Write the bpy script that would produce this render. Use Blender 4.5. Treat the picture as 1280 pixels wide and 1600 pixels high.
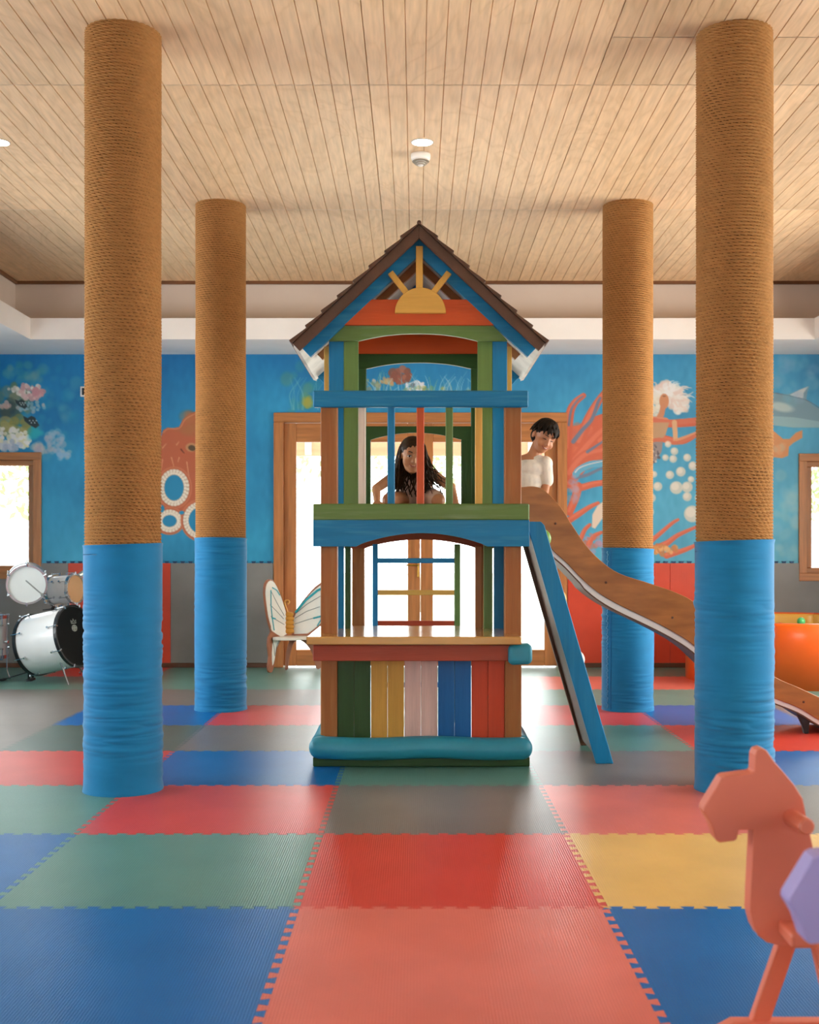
import bpy, bmesh, math, random
import numpy as np
from mathutils import Vector, Matrix, Euler

for o in list(bpy.data.objects):
    bpy.data.objects.remove(o, do_unlink=True)
random.seed(7)
RNG = np.random.default_rng(7)
SC = bpy.context.scene
COL = SC.collection
PI = math.pi
F, VX, HY, CAMH = 1873.0, 650.0, 857.0, 1.162      # focal length (px at 1280 wide), vanishing point, eye height


def X(px, Y):
    return (px - VX) * Y / F


def Z(py, Y):
    return CAMH - (py - HY) * Y / F


# ------------------------------------------------------------------ camera
cam_d = bpy.data.cameras.new('camera')
cam_d.sensor_fit = 'HORIZONTAL'
cam_d.sensor_width = 36.0
cam_d.lens = F / 1280 * 36.0
cam_d.shift_x = -10 / 1280
cam_d.shift_y = 57 / 1280
cam_d.clip_end = 200
cam_d.dof.use_dof = True
cam_d.dof.focus_distance = 6.6
cam_d.dof.aperture_fstop = 5.6
cam = bpy.data.objects.new('camera', cam_d)
cam.location = (0, 0, CAMH)
cam.rotation_euler = (PI / 2, 0, 0)
COL.objects.link(cam)
SC.camera = cam

# ------------------------------------------------------------------ world, lights, exposure
SC.view_settings.view_transform = 'Standard'
SC.view_settings.look = 'None'
SC.view_settings.gamma = 1.0
SC.view_settings.use_curve_mapping = False
SC.view_settings.exposure = 0.06
SC.cycles.max_bounces = 8
SC.cycles.diffuse_bounces = 5
SC.cycles.transparent_max_bounces = 12
SC.cycles.sample_clamp_indirect = 8.0
SC.cycles.use_denoising = True

world = bpy.data.worlds.new('world')
SC.world = world
world.use_nodes = True
bg = world.node_tree.nodes['Background']
bg.inputs[0].default_value = (0.96, 0.985, 1.0, 1)
bg.inputs[1].default_value = 7.0


def area_light(name, loc, rot, sx, sy, power, color):
    d = bpy.data.lights.new(name, 'AREA')
    d.shape = 'RECTANGLE'
    d.size, d.size_y, d.energy, d.color = sx, sy, power, color
    o = bpy.data.objects.new(name, d)
    o.location, o.rotation_euler = loc, rot
    COL.objects.link(o)
    return o


# area lights added at unseen side and front windows to top up the sky
XL, XR, YF, YB = -4.42, 4.54, -3.6, 11.72            # room
area_light('window_fill_front', (0.06, YF + 0.02, 1.55), (PI / 2, 0, 0), 2.4, 1.8, 25, (1.0, 0.93, 0.84))
SIDE_WIN = [(0.6, 2.0), (3.6, 6.0), (7.2, 9.6)]
for (a, b), pl, pr in zip(SIDE_WIN, (10, 30, 50), (20, 70, 130)):
    area_light('window_fill_left', (XL - 0.03, (a + b) / 2, 1.55), (PI / 2, 0, -PI / 2), b - a - 0.1, 1.9, pl, (0.93, 0.98, 1.0))
    area_light('window_fill_right', (XR + 0.03, (a + b) / 2, 1.55), (PI / 2, 0, PI / 2), b - a - 0.1, 1.9, pr, (1.0, 0.92, 0.80))


# ------------------------------------------------------------------ helpers: materials
def lin(c):
    if isinstance(c, str):
        c = [int(c[i:i + 2], 16) for i in (0, 2, 4)]
    r = []
    for v in c[:3]:
        v = v / 255.0
        r.append(v / 12.92 if v <= 0.04045 else ((v + 0.055) / 1.055) ** 2.4)
    return r


_MATS = {}


def mat(name, col, rough=0.5, var=0.12, scale=6.0, stretch=(1, 1, 1), bump=0.0, bscale=None, metal=0.0,
        spec=0.5, wear=None, rnd=0.0, sheen=0.0, coord='Object', coat=0.0):
    """procedural surface: colour noise, optional worn second colour, fine bump"""
    if name in _MATS:
        return _MATS[name]
    m = bpy.data.materials.new(name)
    m.use_nodes = True
    nt = m.node_tree
    N, L = nt.nodes, nt.links
    p = N['Principled BSDF']
    p.inputs['Roughness'].default_value = rough
    p.inputs['Metallic'].default_value = metal
    p.inputs['Specular IOR Level'].default_value = spec
    if sheen:
        p.inputs['Sheen Weight'].default_value = sheen
    if coat:
        p.inputs['Coat Weight'].default_value = coat
        p.inputs['Coat Roughness'].default_value = 0.12
    c = lin(col)
    tc = N.new('ShaderNodeTexCoord')
    mp = N.new('ShaderNodeMapping')
    mp.inputs['Scale'].default_value = stretch
    L.new(tc.outputs[coord], mp.inputs['Vector'])
    nz = N.new('ShaderNodeTexNoise')
    nz.inputs['Scale'].default_value = scale
    nz.inputs['Detail'].default_value = 5
    L.new(mp.outputs[0], nz.inputs['Vector'])
    rp = N.new('ShaderNodeValToRGB')
    rp.color_ramp.elements[0].position = 0.3
    rp.color_ramp.elements[1].position = 0.7
    d = [max(0, v * (1 - var)) for v in c]
    b = [min(1, v * (1 + var)) for v in c]
    rp.color_ramp.elements[0].color = (*d, 1)
    rp.color_ramp.elements[1].color = (*b, 1)
    L.new(nz.outputs['Fac'], rp.inputs[0])
    out = rp.outputs[0]
    if wear:
        wc, amt, wsc = wear
        n2 = N.new('ShaderNodeTexNoise')
        n2.inputs['Scale'].default_value = wsc
        n2.inputs['Detail'].default_value = 8
        L.new(mp.outputs[0], n2.inputs['Vector'])
        r2 = N.new('ShaderNodeValToRGB')
        r2.color_ramp.elements[0].position = 0.5
        r2.color_ramp.elements[1].position = 0.72
        r2.color_ramp.elements[1].color = (amt, amt, amt, 1)
        r2.color_ramp.elements[0].color = (0, 0, 0, 1)
        L.new(n2.outputs['Fac'], r2.inputs[0])
        mx = N.new('ShaderNodeMix')
        mx.data_type = 'RGBA'
        L.new(r2.outputs[0], mx.inputs['Factor'])
        L.new(out, mx.inputs['A'])
        mx.inputs['B'].default_value = (*lin(wc), 1)
        out = mx.outputs['Result']
    if rnd:
        oi = N.new('ShaderNodeObjectInfo')
        mr = N.new('ShaderNodeMapRange')
        mr.inputs['To Min'].default_value = 1 - rnd
        mr.inputs['To Max'].default_value = 1 + rnd
        L.new(oi.outputs['Random'], mr.inputs['Value'])
        mu = N.new('ShaderNodeMix')
        mu.data_type = 'RGBA'
        mu.blend_type = 'MULTIPLY'
        mu.inputs['Factor'].default_value = 1
        L.new(out, mu.inputs['A'])
        L.new(mr.outputs[0], mu.inputs['B'])
        out = mu.outputs['Result']
    L.new(out, p.inputs['Base Color'])
    if bump:
        n3 = N.new('ShaderNodeTexNoise')
        n3.inputs['Scale'].default_value = bscale or scale * 4
        n3.inputs['Detail'].default_value = 4
        L.new(mp.outputs[0], n3.inputs['Vector'])
        bp = N.new('ShaderNodeBump')
        bp.inputs['Strength'].default_value = bump
        bp.inputs['Distance'].default_value = 0.004
        L.new(n3.outputs['Fac'], bp.inputs['Height'])
        L.new(bp.outputs[0], p.inputs['Normal'])
    _MATS[name] = m
    return m


def paint(name, col, axis='x', rough=0.42, wear=None, var=0.10):
    st = {'x': (0.25, 1, 3), 'z': (3, 1, 0.25), 'y': (1, 0.25, 3)}[axis]
    return mat('paint_' + name + '_' + axis, col, rough, var, 9, st, bump=0.25, bscale=40, wear=wear, spec=0.32)


def emit(name, col, strength):
    m = bpy.data.materials.new(name)
    m.use_nodes = True
    p = m.node_tree.nodes['Principled BSDF']
    p.inputs['Emission Color'].default_value = (*col, 1)
    p.inputs['Emission Strength'].default_value = strength
    p.inputs['Base Color'].default_value = (0.8, 0.8, 0.8, 1)
    return m


def glass_mat():
    m = bpy.data.materials.new('clear_glass')
    m.use_nodes = True
    N, L = m.node_tree.nodes, m.node_tree.links
    N.remove(N['Principled BSDF'])
    tr = N.new('ShaderNodeBsdfTransparent')
    tr.inputs[0].default_value = (0.96, 0.975, 0.97, 1)
    gl = N.new('ShaderNodeBsdfGlossy')
    gl.inputs['Roughness'].default_value = 0.02
    fr = N.new('ShaderNodeFresnel')
    fr.inputs[0].default_value = 1.25
    mx = N.new('ShaderNodeMixShader')
    L.new(fr.outputs[0], mx.inputs[0])
    L.new(tr.outputs[0], mx.inputs[1])
    L.new(gl.outputs[0], mx.inputs[2])
    L.new(mx.outputs[0], N['Material Output'].inputs[0])
    return m


# ------------------------------------------------------------------ helpers: objects
ORG = {}


def tag(o, label=None, cat=None, group=None, kind=None):
    if label:
        o['label'] = label
    if cat:
        o['category'] = cat
    if group:
        o['group'] = group
    if kind:
        o['kind'] = kind
    return o


def empty(name, loc=(0, 0, 0), label=None, cat=None, group=None, kind=None):
    o = bpy.data.objects.new(name, None)
    o.empty_display_size = 0.1
    o.location = loc
    COL.objects.link(o)
    ORG[o] = Vector(loc)
    return tag(o, label, cat, group, kind)


def link_mesh(name, me, m, parent=None, smooth=False):
    o = bpy.data.objects.new(name, me)
    if m is not None and not me.materials:
        me.materials.append(m)
    COL.objects.link(o)
    if parent is not None:
        o.parent = parent
    if smooth and len(me.polygons):
        me.polygons.foreach_set('use_smooth', np.ones(len(me.polygons), dtype=bool))
    ORG[o] = ORG.get(parent, Vector((0, 0, 0))) if parent is not None else Vector((0, 0, 0))
    return o


class MB:
    """collects shapes (world coordinates) and links them as ONE mesh"""

    def __init__(s):
        s.v, s.f = [], []

    def add(s, vs, fs):
        n = len(s.v)
        s.v += [tuple(v) for v in vs]
        s.f += [tuple(i + n for i in f) for f in fs]
        return s

    def box(s, x0, x1, y0, y1, z0, z1):
        x0, x1 = min(x0, x1), max(x0, x1)
        y0, y1 = min(y0, y1), max(y0, y1)
        z0, z1 = min(z0, z1), max(z0, z1)
        vs = [(x, y, z) for z in (z0, z1) for y in (y0, y1) for x in (x0, x1)]
        fs = [(0, 2, 3, 1), (4, 5, 7, 6), (0, 1, 5, 4), (2, 6, 7, 3), (0, 4, 6, 2), (1, 3, 7, 5)]
        return s.add(vs, fs)

    def prism(s, poly, d0, d1, plane='xz'):
        """outline in a plane, pushed through from d0 to d1 along the third axis"""
        def p3(a, b, d):
            return {'xz': (a, d, b), 'xy': (a, b, d), 'yz': (d, a, b)}[plane]
        n = len(poly)
        area = sum(poly[i][0] * poly[(i + 1) % n][1] - poly[(i + 1) % n][0] * poly[i][1] for i in range(n))
        if area < 0:
            poly = poly[::-1]
        flip = plane == 'xz'
        vs = [p3(a, b, d0) for a, b in poly] + [p3(a, b, d1) for a, b in poly]
        if d1 < d0:
            flip = not flip
        lo, hi = tuple(range(n)), tuple(range(n, 2 * n))
        fs = [lo[::-1], hi] + [(i, (i + 1) % n, n + (i + 1) % n, n + i) for i in range(n)]
        if flip:
            fs = [f[::-1] for f in fs]
        return s.add(vs, fs)

    def strip(s, top, bot, y0, y1):
        """band between two curves in the x-z plane (same point count), thickness y0..y1, as quads"""
        n = len(top)
        vs = []
        for y in (y0, y1):
            vs += [(p[0], y, p[1]) for p in top] + [(p[0], y, p[1]) for p in bot]
        fs = []
        for i in range(n - 1):
            fs.append((n + i, n + i + 1, i + 1, i))
            fs.append((2 * n + i, 2 * n + i + 1, 3 * n + i + 1, 3 * n + i))
            fs.append((i, i + 1, 2 * n + i + 1, 2 * n + i))
            fs.append((n + i + 1, n + i, 3 * n + i, 3 * n + i + 1))
        fs.append((0, 2 * n, 3 * n, n))
        fs.append((n - 1, 2 * n - 1, 4 * n - 1, 3 * n - 1))
        return s.add(vs, fs)

    def tube(s, pts, r, n=8, caps=True):
        pts = [Vector(p) for p in pts]
        rs = r if isinstance(r, (list, tuple)) else [r] * len(pts)
        vs, fs = [], []
        up = None
        for i, p in enumerate(pts):
            a = pts[max(0, i - 1)]
            b = pts[min(len(pts) - 1, i + 1)]
            t = (b - a).normalized()
            if up is None:
                up = Vector((0, 0, 1)) if abs(t.z) < 0.9 else Vector((1, 0, 0))
            u = (up - t * up.dot(t))
            if u.length < 1e-5:
                u = t.orthogonal()
            u.normalize()
            w = t.cross(u)
            up = u
            for k in range(n):
                an = 2 * PI * k / n
                vs.append(p + (u * math.cos(an) + w * math.sin(an)) * rs[i])
        for i in range(len(pts) - 1):
            for k in range(n):
                k2 = (k + 1) % n
                fs.append((i * n + k, i * n + k2, (i + 1) * n + k2, (i + 1) * n + k))
        if caps:
            fs.append(tuple(range(n))[::-1])
            fs.append(tuple((len(pts) - 1) * n + k for k in range(n)))
        return s.add(vs, fs)

    def lathe(s, prof, n=24, M=None, caps=True):
        """profile [(radius, height)] turned about the local z axis, placed by matrix M"""
        vs, fs = [], []
        M = M or Matrix.Identity(4)
        for r, h in prof:
            for k in range(n):
                a = 2 * PI * k / n
                vs.append(M @ Vector((r * math.cos(a), r * math.sin(a), h)))
        for i in range(len(prof) - 1):
            for k in range(n):
                k2 = (k + 1) % n
                fs.append((i * n + k, i * n + k2, (i + 1) * n + k2, (i + 1) * n + k))
        if caps and prof[0][0] > 1e-6:
            fs.append(tuple(range(n))[::-1])
        if caps and prof[-1][0] > 1e-6:
            fs.append(tuple((len(prof) - 1) * n + k for k in range(n)))
        return s.add(vs, fs)

    def ball(s, c, r, seg=12, rings=8, M=None):
        rx, ry, rz = r if isinstance(r, (list, tuple)) else (r, r, r)
        M = M or Matrix.Identity(4)
        c = Vector(c)
        vs = [M @ (c + Vector((0, 0, rz)))]
        fs = []
        for i in range(1, rings):
            t = PI * i / rings
            for k in range(seg):
                a = 2 * PI * k / seg
                vs.append(M @ (c + Vector((rx * math.sin(t) * math.cos(a), ry * math.sin(t) * math.sin(a), rz * math.cos(t)))))
        vs.append(M @ (c + Vector((0, 0, -rz))))
        e = len(vs) - 1
        for k in range(seg):
            fs.append((0, 1 + k, 1 + (k + 1) % seg))
            fs.append((e, 1 + (rings - 2) * seg + (k + 1) % seg, 1 + (rings - 2) * seg + k))
        for i in range(rings - 2):
            for k in range(seg):
                k2 = (k + 1) % seg
                fs.append((1 + i * seg + k, 1 + (i + 1) * seg + k, 1 + (i + 1) * seg + k2, 1 + i * seg + k2))
        return s.add(vs, fs)

    def mesh(s, name, off=Vector((0, 0, 0)), bevel=0.0, seg=1):
        me = bpy.data.meshes.new(name)
        me.from_pydata([(v[0] - off[0], v[1] - off[1], v[2] - off[2]) for v in s.v], [], s.f)
        if bevel:
            bm = bmesh.new()
            bm.from_mesh(me)
            bmesh.ops.recalc_face_normals(bm, faces=bm.faces[:])
            es = [e for e in bm.edges if len(e.link_faces) == 2 and e.calc_face_angle(0) > 0.6]
            bmesh.ops.bevel(bm, geom=es, offset=bevel, segments=seg, affect='EDGES', profile=0.5, clamp_overlap=True)
            bm.to_mesh(me)
            bm.free()
        return me

    def build(s, name, m, parent=None, bevel=0.0, seg=1, smooth=False):
        off = ORG.get(parent, Vector((0, 0, 0))) if parent is not None else Vector((0, 0, 0))
        return link_mesh(name, s.mesh(name, off, bevel, seg), m, parent, smooth)


def box(name, b, m, parent=None, bevel=0.003):
    return MB().box(*b).build(name, m, parent, bevel)


def copy_tree(o, parent=None, link_mat=None):
    c = o.copy()
    COL.objects.link(c)
    ORG[c] = ORG.get(o, Vector((0, 0, 0)))
    if parent is not None:
        c.parent = parent
    if link_mat and c.type == 'MESH' and c.material_slots:
        c.material_slots[0].link = 'OBJECT'
        c.material_slots[0].material = link_mat.get(c.data.materials[0].name, c.data.materials[0])
    for ch in [x for x in o.children]:
        copy_tree(ch, c, link_mat)
    return c


def own_mat(o, m):
    o.material_slots[0].link = 'OBJECT'
    o.material_slots[0].material = m
    return o


def smooth_noise(h, w, sy, sx, rng=RNG):
    """periodic smooth noise, zero mean, unit deviation"""
    n = rng.standard_normal((h, w))
    fy = np.fft.fftfreq(h)[:, None]
    fx = np.fft.fftfreq(w)[None, :]
    g = np.exp(-2 * (PI ** 2) * ((fy * sy) ** 2 + (fx * sx) ** 2))
    r = np.fft.ifft2(np.fft.fft2(n) * g).real
    return (r - r.mean()) / (r.std() + 1e-9)


def grid_mesh(name, P, closed_u=False, keep=None):
    """P: (rows, cols, 3)"""
    r, c = P.shape[:2]
    me = bpy.data.meshes.new(name)
    idx = np.arange(r * c).reshape(r, c)
    if closed_u:
        nx = np.roll(idx, -1, axis=1)
        q = np.stack([idx[:-1], nx[:-1], nx[1:], idx[1:]], -1).reshape(-1, 4)
    else:
        q = np.stack([idx[:-1, :-1], idx[:-1, 1:], idx[1:, 1:], idx[1:, :-1]], -1)
        q = q[keep] if keep is not None else q.reshape(-1, 4)
    n = len(q)
    me.vertices.add(r * c)
    me.vertices.foreach_set('co', np.ascontiguousarray(P.reshape(-1), dtype=np.float32))
    me.loops.add(n * 4)
    me.loops.foreach_set('vertex_index', np.ascontiguousarray(q.reshape(-1), dtype=np.int32))
    me.polygons.add(n)
    me.polygons.foreach_set('loop_start', np.arange(n, dtype=np.int32) * 4)
    me.update(calc_edges=True)
    return me


# ------------------------------------------------------------------ palette
M_white = mat('white_plaster', 'F3EDE6', 0.7, 0.03, 3, bump=0.05, bscale=60)
M_wallpaint = mat('pale_wall_paint', 'D8CFC4', 0.7, 0.03, 3)
M_frame = mat('oiled_door_timber', 'B5743F', 0.42, 0.22, 5, (6, 6, 0.5), bump=0.15, bscale=14)
M_frame_h = mat('oiled_rail_timber', 'B5743F', 0.42, 0.22, 5, (0.5, 6, 6), bump=0.15, bscale=14)
M_base = mat('dark_skirting_timber', '5E3A25', 0.5, 0.2, 6, (0.4, 4, 4))
M_trim = mat('ceiling_edge_timber', '6E4627', 0.5, 0.2, 6, (0.4, 0.4, 4))
M_glass = glass_mat()
M_chrome = mat('chrome', 'C8CCD0', 0.18, 0.03, 8, metal=1.0)
M_black = mat('black_plastic', '101214', 0.4, 0.1, 8)
M_dark = mat('shadow_gap_rubber', '20201F', 0.8, 0.1, 8)


def ply_mat(name, col):
    m = bpy.data.materials.new(name)
    m.use_nodes = True
    N, L = m.node_tree.nodes, m.node_tree.links
    p = N['Principled BSDF']
    p.inputs['Roughness'].default_value = 0.5
    tc = N.new('ShaderNodeTexCoord')
    oi = N.new('ShaderNodeObjectInfo')
    ad = N.new('ShaderNodeVectorMath')
    ad.operation = 'ADD'
    sc = N.new('ShaderNodeVectorMath')
    sc.operation = 'SCALE'
    cb = N.new('ShaderNodeCombineXYZ')
    for k in range(3):
        L.new(oi.outputs['Random'], cb.inputs[k])
    L.new(cb.outputs[0], sc.inputs[0])
    sc.inputs['Scale'].default_value = 37.0
    L.new(tc.outputs['Object'], ad.inputs[0])
    L.new(sc.outputs[0], ad.inputs[1])
    mp = N.new('ShaderNodeMapping')
    mp.inputs['Scale'].default_value = (1.5, 0.55, 1)
    L.new(ad.outputs[0], mp.inputs[0])
    n1 = N.new('ShaderNodeTexNoise')
    n1.inputs['Scale'].default_value = 1.4
    n1.inputs['Detail'].default_value = 3
    n1.inputs['Distortion'].default_value = 1.2
    L.new(mp.outputs[0], n1.inputs['Vector'])
    # contour figure of rotary-cut veneer
    mu = N.new('ShaderNodeMath')
    mu.operation = 'MULTIPLY'
    mu.inputs[1].default_value = 9.0
    L.new(n1.outputs['Fac'], mu.inputs[0])
    fr = N.new('ShaderNodeMath')
    fr.operation = 'PINGPONG'
    fr.inputs[1].default_value = 0.5
    L.new(mu.outputs[0], fr.inputs[0])
    rp = N.new('ShaderNodeValToRGB')
    c = lin(col)
    rp.color_ramp.elements[0].color = (c[0] * 0.93, c[1] * 0.90, c[2] * 0.86, 1)
    rp.color_ramp.elements[0].position = 0.0
    rp.color_ramp.elements[1].color = (*c, 1)
    rp.color_ramp.elements[1].position = 0.22
    e = rp.color_ramp.elements.new(1.0)
    e.color = (min(1, c[0] * 1.06), min(1, c[1] * 1.07), min(1, c[2] * 1.10), 1)
    L.new(fr.outputs[0], rp.inputs[0])
    mp2 = N.new('ShaderNodeMapping')
    mp2.inputs['Scale'].default_value = (14, 1.2, 1)
    L.new(ad.outputs[0], mp2.inputs[0])
    n2 = N.new('ShaderNodeTexNoise')
    n2.inputs['Scale'].default_value = 3
    n2.inputs['Detail'].default_value = 6
    L.new(mp2.outputs[0], n2.inputs['Vector'])
    mr = N.new('ShaderNodeMapRange')
    mr.inputs['From Min'].default_value = 0.3
    mr.inputs['From Max'].default_value = 0.7
    mr.inputs['To Min'].default_value = 0.86
    mr.inputs['To Max'].default_value = 1.08
    L.new(n2.outputs['Fac'], mr.inputs['Value'])
    mr2 = N.new('ShaderNodeMapRange')
    mr2.inputs['To Min'].default_value = 0.86
    mr2.inputs['To Max'].default_value = 1.08
    L.new(oi.outputs['Random'], mr2.inputs['Value'])
    mm = N.new('ShaderNodeMath')
    mm.operation = 'MULTIPLY'
    L.new(mr.outputs[0], mm.inputs[0])
    L.new(mr2.outputs[0], mm.inputs[1])
    mx = N.new('ShaderNodeMix')
    mx.data_type = 'RGBA'
    mx.blend_type = 'MULTIPLY'
    mx.inputs['Factor'].default_value = 1
    L.new(rp.outputs[0], mx.inputs['A'])
    L.new(mm.outputs[0], mx.inputs['B'])
    L.new(mx.outputs['Result'], p.inputs['Base Color'])
    return m


M_ply = ply_mat('grooved_pine_plywood', 'E0BD92')


def foam_mat(name, col, per=0.0085):
    """foam mat: fine crossed ridges pressed into the skin"""
    m = bpy.data.materials.new(name)
    m.use_nodes = True
    N, L = m.node_tree.nodes, m.node_tree.links
    p = N['Principled BSDF']
    p.inputs['Roughness'].default_value = 0.28
    p.inputs['Specular IOR Level'].default_value = 0.26
    tc = N.new('ShaderNodeTexCoord')
    w = []
    for d, amp in (('X', 1.0), ('Y', 0.45)):
        t = N.new('ShaderNodeTexWave')
        t.bands_direction = d
        t.inputs['Scale'].default_value = 2 * PI / 20 / per
        L.new(tc.outputs['Object'], t.inputs['Vector'])
        k = N.new('ShaderNodeMath')
        k.operation = 'MULTIPLY'
        k.inputs[1].default_value = amp
        L.new(t.outputs['Fac'], k.inputs[0])
        w.append(k)
    s = N.new('ShaderNodeMath')
    s.operation = 'ADD'
    L.new(w[0].outputs[0], s.inputs[0])
    L.new(w[1].outputs[0], s.inputs[1])
    bp = N.new('ShaderNodeBump')
    bp.inputs['Strength'].default_value = 0.7
    bp.inputs['Distance'].default_value = 0.0006
    L.new(s.outputs[0], bp.inputs['Height'])
    L.new(bp.outputs[0], p.inputs['Normal'])
    nz = N.new('ShaderNodeTexNoise')
    nz.inputs['Scale'].default_value = 3.5
    nz.inputs['Detail'].default_value = 6
    L.new(tc.outputs['Object'], nz.inputs['Vector'])
    rp = N.new('ShaderNodeValToRGB')
    c = lin(col)
    rp.color_ramp.elements[0].position = 0.35
    rp.color_ramp.elements[1].position = 0.75
    rp.color_ramp.elements[0].color = (*[v * 0.93 for v in c], 1)
    rp.color_ramp.elements[1].color = (*[min(1, v * 1.06 + 0.006) for v in c], 1)
    L.new(nz.outputs['Fac'], rp.inputs[0])
    L.new(rp.outputs[0], p.inputs['Base Color'])
    return m


FOAM = {k: foam_mat('foam_' + n, c) for k, (n, c) in dict(
    b=('blue', '0064AC'), g=('green', '5E8C80'), r=('red', 'CF4436'), p=('salmon', 'DA7060'),
    y=('yellow', 'E3B763'), k=('grey', '777069'), d=('dark_green', '55685F')).items()}

# ------------------------------------------------------------------ setting: floor of interlocking foam mats
floor = box('floor', (XL, XR, YF, YB, -0.12, -0.02), mat('concrete_slab', '8A8782', 0.8, 0.1, 2), None, 0)
tag(floor, kind='structure')


def mat_outline(n=13, amp=0.0125, gap=0.0007):
    def edge(flip):
        pts = []
        for k in range(n):
            c = (k + 0.5) / n
            h = 0.25 / n
            s = 0.06 / n
            pts += [(c - h + s, -amp), (c - h - s, amp), (c + h + s, amp), (c + h - s, -amp)]
        return pts
    b = [(t, a) for t, a in edge(0)]
    out = []
    out += [(0, 0)] + b
    out += [(1, 0)] + [(1 + a, t) for t, a in b]
    out += [(1, 1)] + [(t, 1 + a) for t, a in b[::-1]]
    out += [(0, 1)] + [(a, t) for t, a in b[::-1]]
    # shrink by the joint
    res = []
    m = len(out)
    for i in range(m):
        p0, p1, p2 = Vector(out[i - 1]), Vector(out[i]), Vector(out[(i + 1) % m])
        d1 = (p1 - p0).normalized()
        d2 = (p2 - p1).normalized()
        nn = Vector((-d1.y - d2.y, d1.x + d2.x))
        if nn.length > 1e-6:
            nn.normalize()
        q = p1 + nn * gap
        res.append((q.x - 0.5, q.y - 0.5))
    return res


mat_mesh = MB().prism(mat_outline(), -0.02, 0.0, 'xy').mesh('floor_mat', bevel=0.0)
mat_mesh.materials.append(FOAM['b'])
X0, Y0 = -0.389, 3.879
ROWS = {   # row index -> colours of columns -5..5 (column 0 runs from X0 to X0+1)
    -6: 'bgrkgbrpgkb', -5: 'rpkbgrkgbrg', -4: 'gbrkgpbrkgb', -3: 'brgbrkgybrk', -2: 'grbkrgybkgr',
    -1: 'rkgbbpbrgkb', 0: 'gbrbgryygbr', 1: 'rkbgrkpkbgr', 2: 'bgrrbgkbrkg', 3: 'krkdkbgrkbr',
    4: 'gbkbrgrbkgb', 5: 'bkkkkggggrk', 6: 'ggggggppkkb', 7: 'ggrgggggrgk'}
for r, row in ROWS.items():
    for ci, k in enumerate(row):
        c = ci - 5
        yy = Y0 + r
        if yy > YB - 0.02:
            continue
        o = bpy.data.objects.new('floor_mat', mat_mesh)
        COL.objects.link(o)
        o.parent = floor
        o.location = (X0 + c + 0.5, yy + 0.5, 0)
        if (c + r) % 2:
            o.rotation_euler = (0, 0, 0)
        o.material_slots[0].link = 'OBJECT'
        o.material_slots[0].material = FOAM[k]

# ------------------------------------------------------------------ setting: walls
WT = 3.06                                              # top of the mural
DX0, DX1, DZ1 = X(428, YB), X(886, YB), Z(645, YB)      # door opening
W1 = (X(65, YB) - 1.25, X(65, YB), 0.865, Z(707, YB))   # left window opening
W2 = (X(1248, YB), X(1248, YB) + 1.0, 0.845, Z(709, YB))
wb = MB()
T = YB + 0.16
for (x0, x1, z0, z1) in [(XL - 0.2, W1[0], -0.1, 3.9), (W1[0], W1[1], -0.1, W1[2]), (W1[0], W1[1], W1[3], 3.9),
                         (W1[1], DX0, -0.1, 3.9), (DX0, DX1, DZ1, 3.9), (DX1, W2[0], -0.1, 3.9),
                         (W2[0], W2[1], -0.1, W2[2]), (W2[0], W2[1], W2[3], 3.9), (W2[1], XR + 0.2, -0.1, 3.9)]:
    wb.box(x0, x1, YB + 0.004, T, z0, z1)
wall_back = tag(wb.build('wall_back', M_wallpaint), kind='structure')
for nm, x0, x1 in (('wall_left', XL - 0.18, XL), ('wall_right', XR, XR + 0.18)):
    w = MB()
    ys = [YF - 0.2] + [v for ab in SIDE_WIN for v in ab] + [YB + 0.004]
    for i in range(0, len(ys), 2):
        w.box(x0, x1, ys[i], ys[i + 1], -0.1, 3.9)
    for a, b in SIDE_WIN:
        w.box(x0, x1, a, b, -0.1, 0.55)
        w.box(x0, x1, a, b, 2.55, 3.9)
    tag(w.build(nm, mat('blue_side_wall', '2A8FBE', 0.6, 0.05, 3)), kind='structure')
w = MB()
for b in [(XL, -1.14, -0.1, 3.9), (1.26, XR, -0.1, 3.9), (-1.14, 1.26, 2.45, 3.9), (-1.14, 1.26, -0.1, 0.65)]:
    w.box(b[0], b[1], YF - 0.18, YF, b[2], b[3])
tag(w.build('wall_front', M_wallpaint), kind='structure')

# ------------------------------------------------------------------ mural (flat paint on the back wall)
ST = 1.2
MX0, MX1, MY0, MY1 = -66.0, 1346.0, 553.0, 881.0
gx = np.arange(MX0, MX1 + 0.01, ST)
gy = np.arange(MY0, MY1 + 0.01, ST)
GX, GY = np.meshgrid(gx, gy)
H_, W_ = GX.shape
IMG = np.zeros((H_, W_, 3))
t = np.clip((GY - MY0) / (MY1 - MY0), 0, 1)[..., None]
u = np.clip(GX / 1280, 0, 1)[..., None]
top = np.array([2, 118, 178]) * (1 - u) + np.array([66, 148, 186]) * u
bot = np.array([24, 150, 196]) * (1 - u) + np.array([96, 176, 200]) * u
IMG[:] = top * (1 - t) + bot * t  # paler to the lower right: hazy side light put into the paint
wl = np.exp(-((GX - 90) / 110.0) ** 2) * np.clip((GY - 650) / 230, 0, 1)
IMG += wl[..., None] * (np.array([95, 190, 222]) - IMG) * 0.55  # paler wash by the left window, its light put into the paint
n1 = smooth_noise(H_, W_, 22, 26)
n2 = smooth_noise(H_, W_, 4, 2)
IMG += n1[..., None] * np.array([5, 7, 6]) + n2[..., None] * 2.0


def clip_box(x0, x1, y0, y1):
    i0 = max(0, int((x0 - MX0) / ST) - 1)
    i1 = min(W_, int((x1 - MX0) / ST) + 3)
    j0 = max(0, int((y0 - MY0) / ST) - 1)
    j1 = min(H_, int((y1 - MY0) / ST) + 3)
    return slice(j0, j1), slice(i0, i1)


def dab(sl, a, col):
    IMG[sl] = IMG[sl] * (1 - a[..., None]) + np.array(col, float) * a[..., None]


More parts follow.
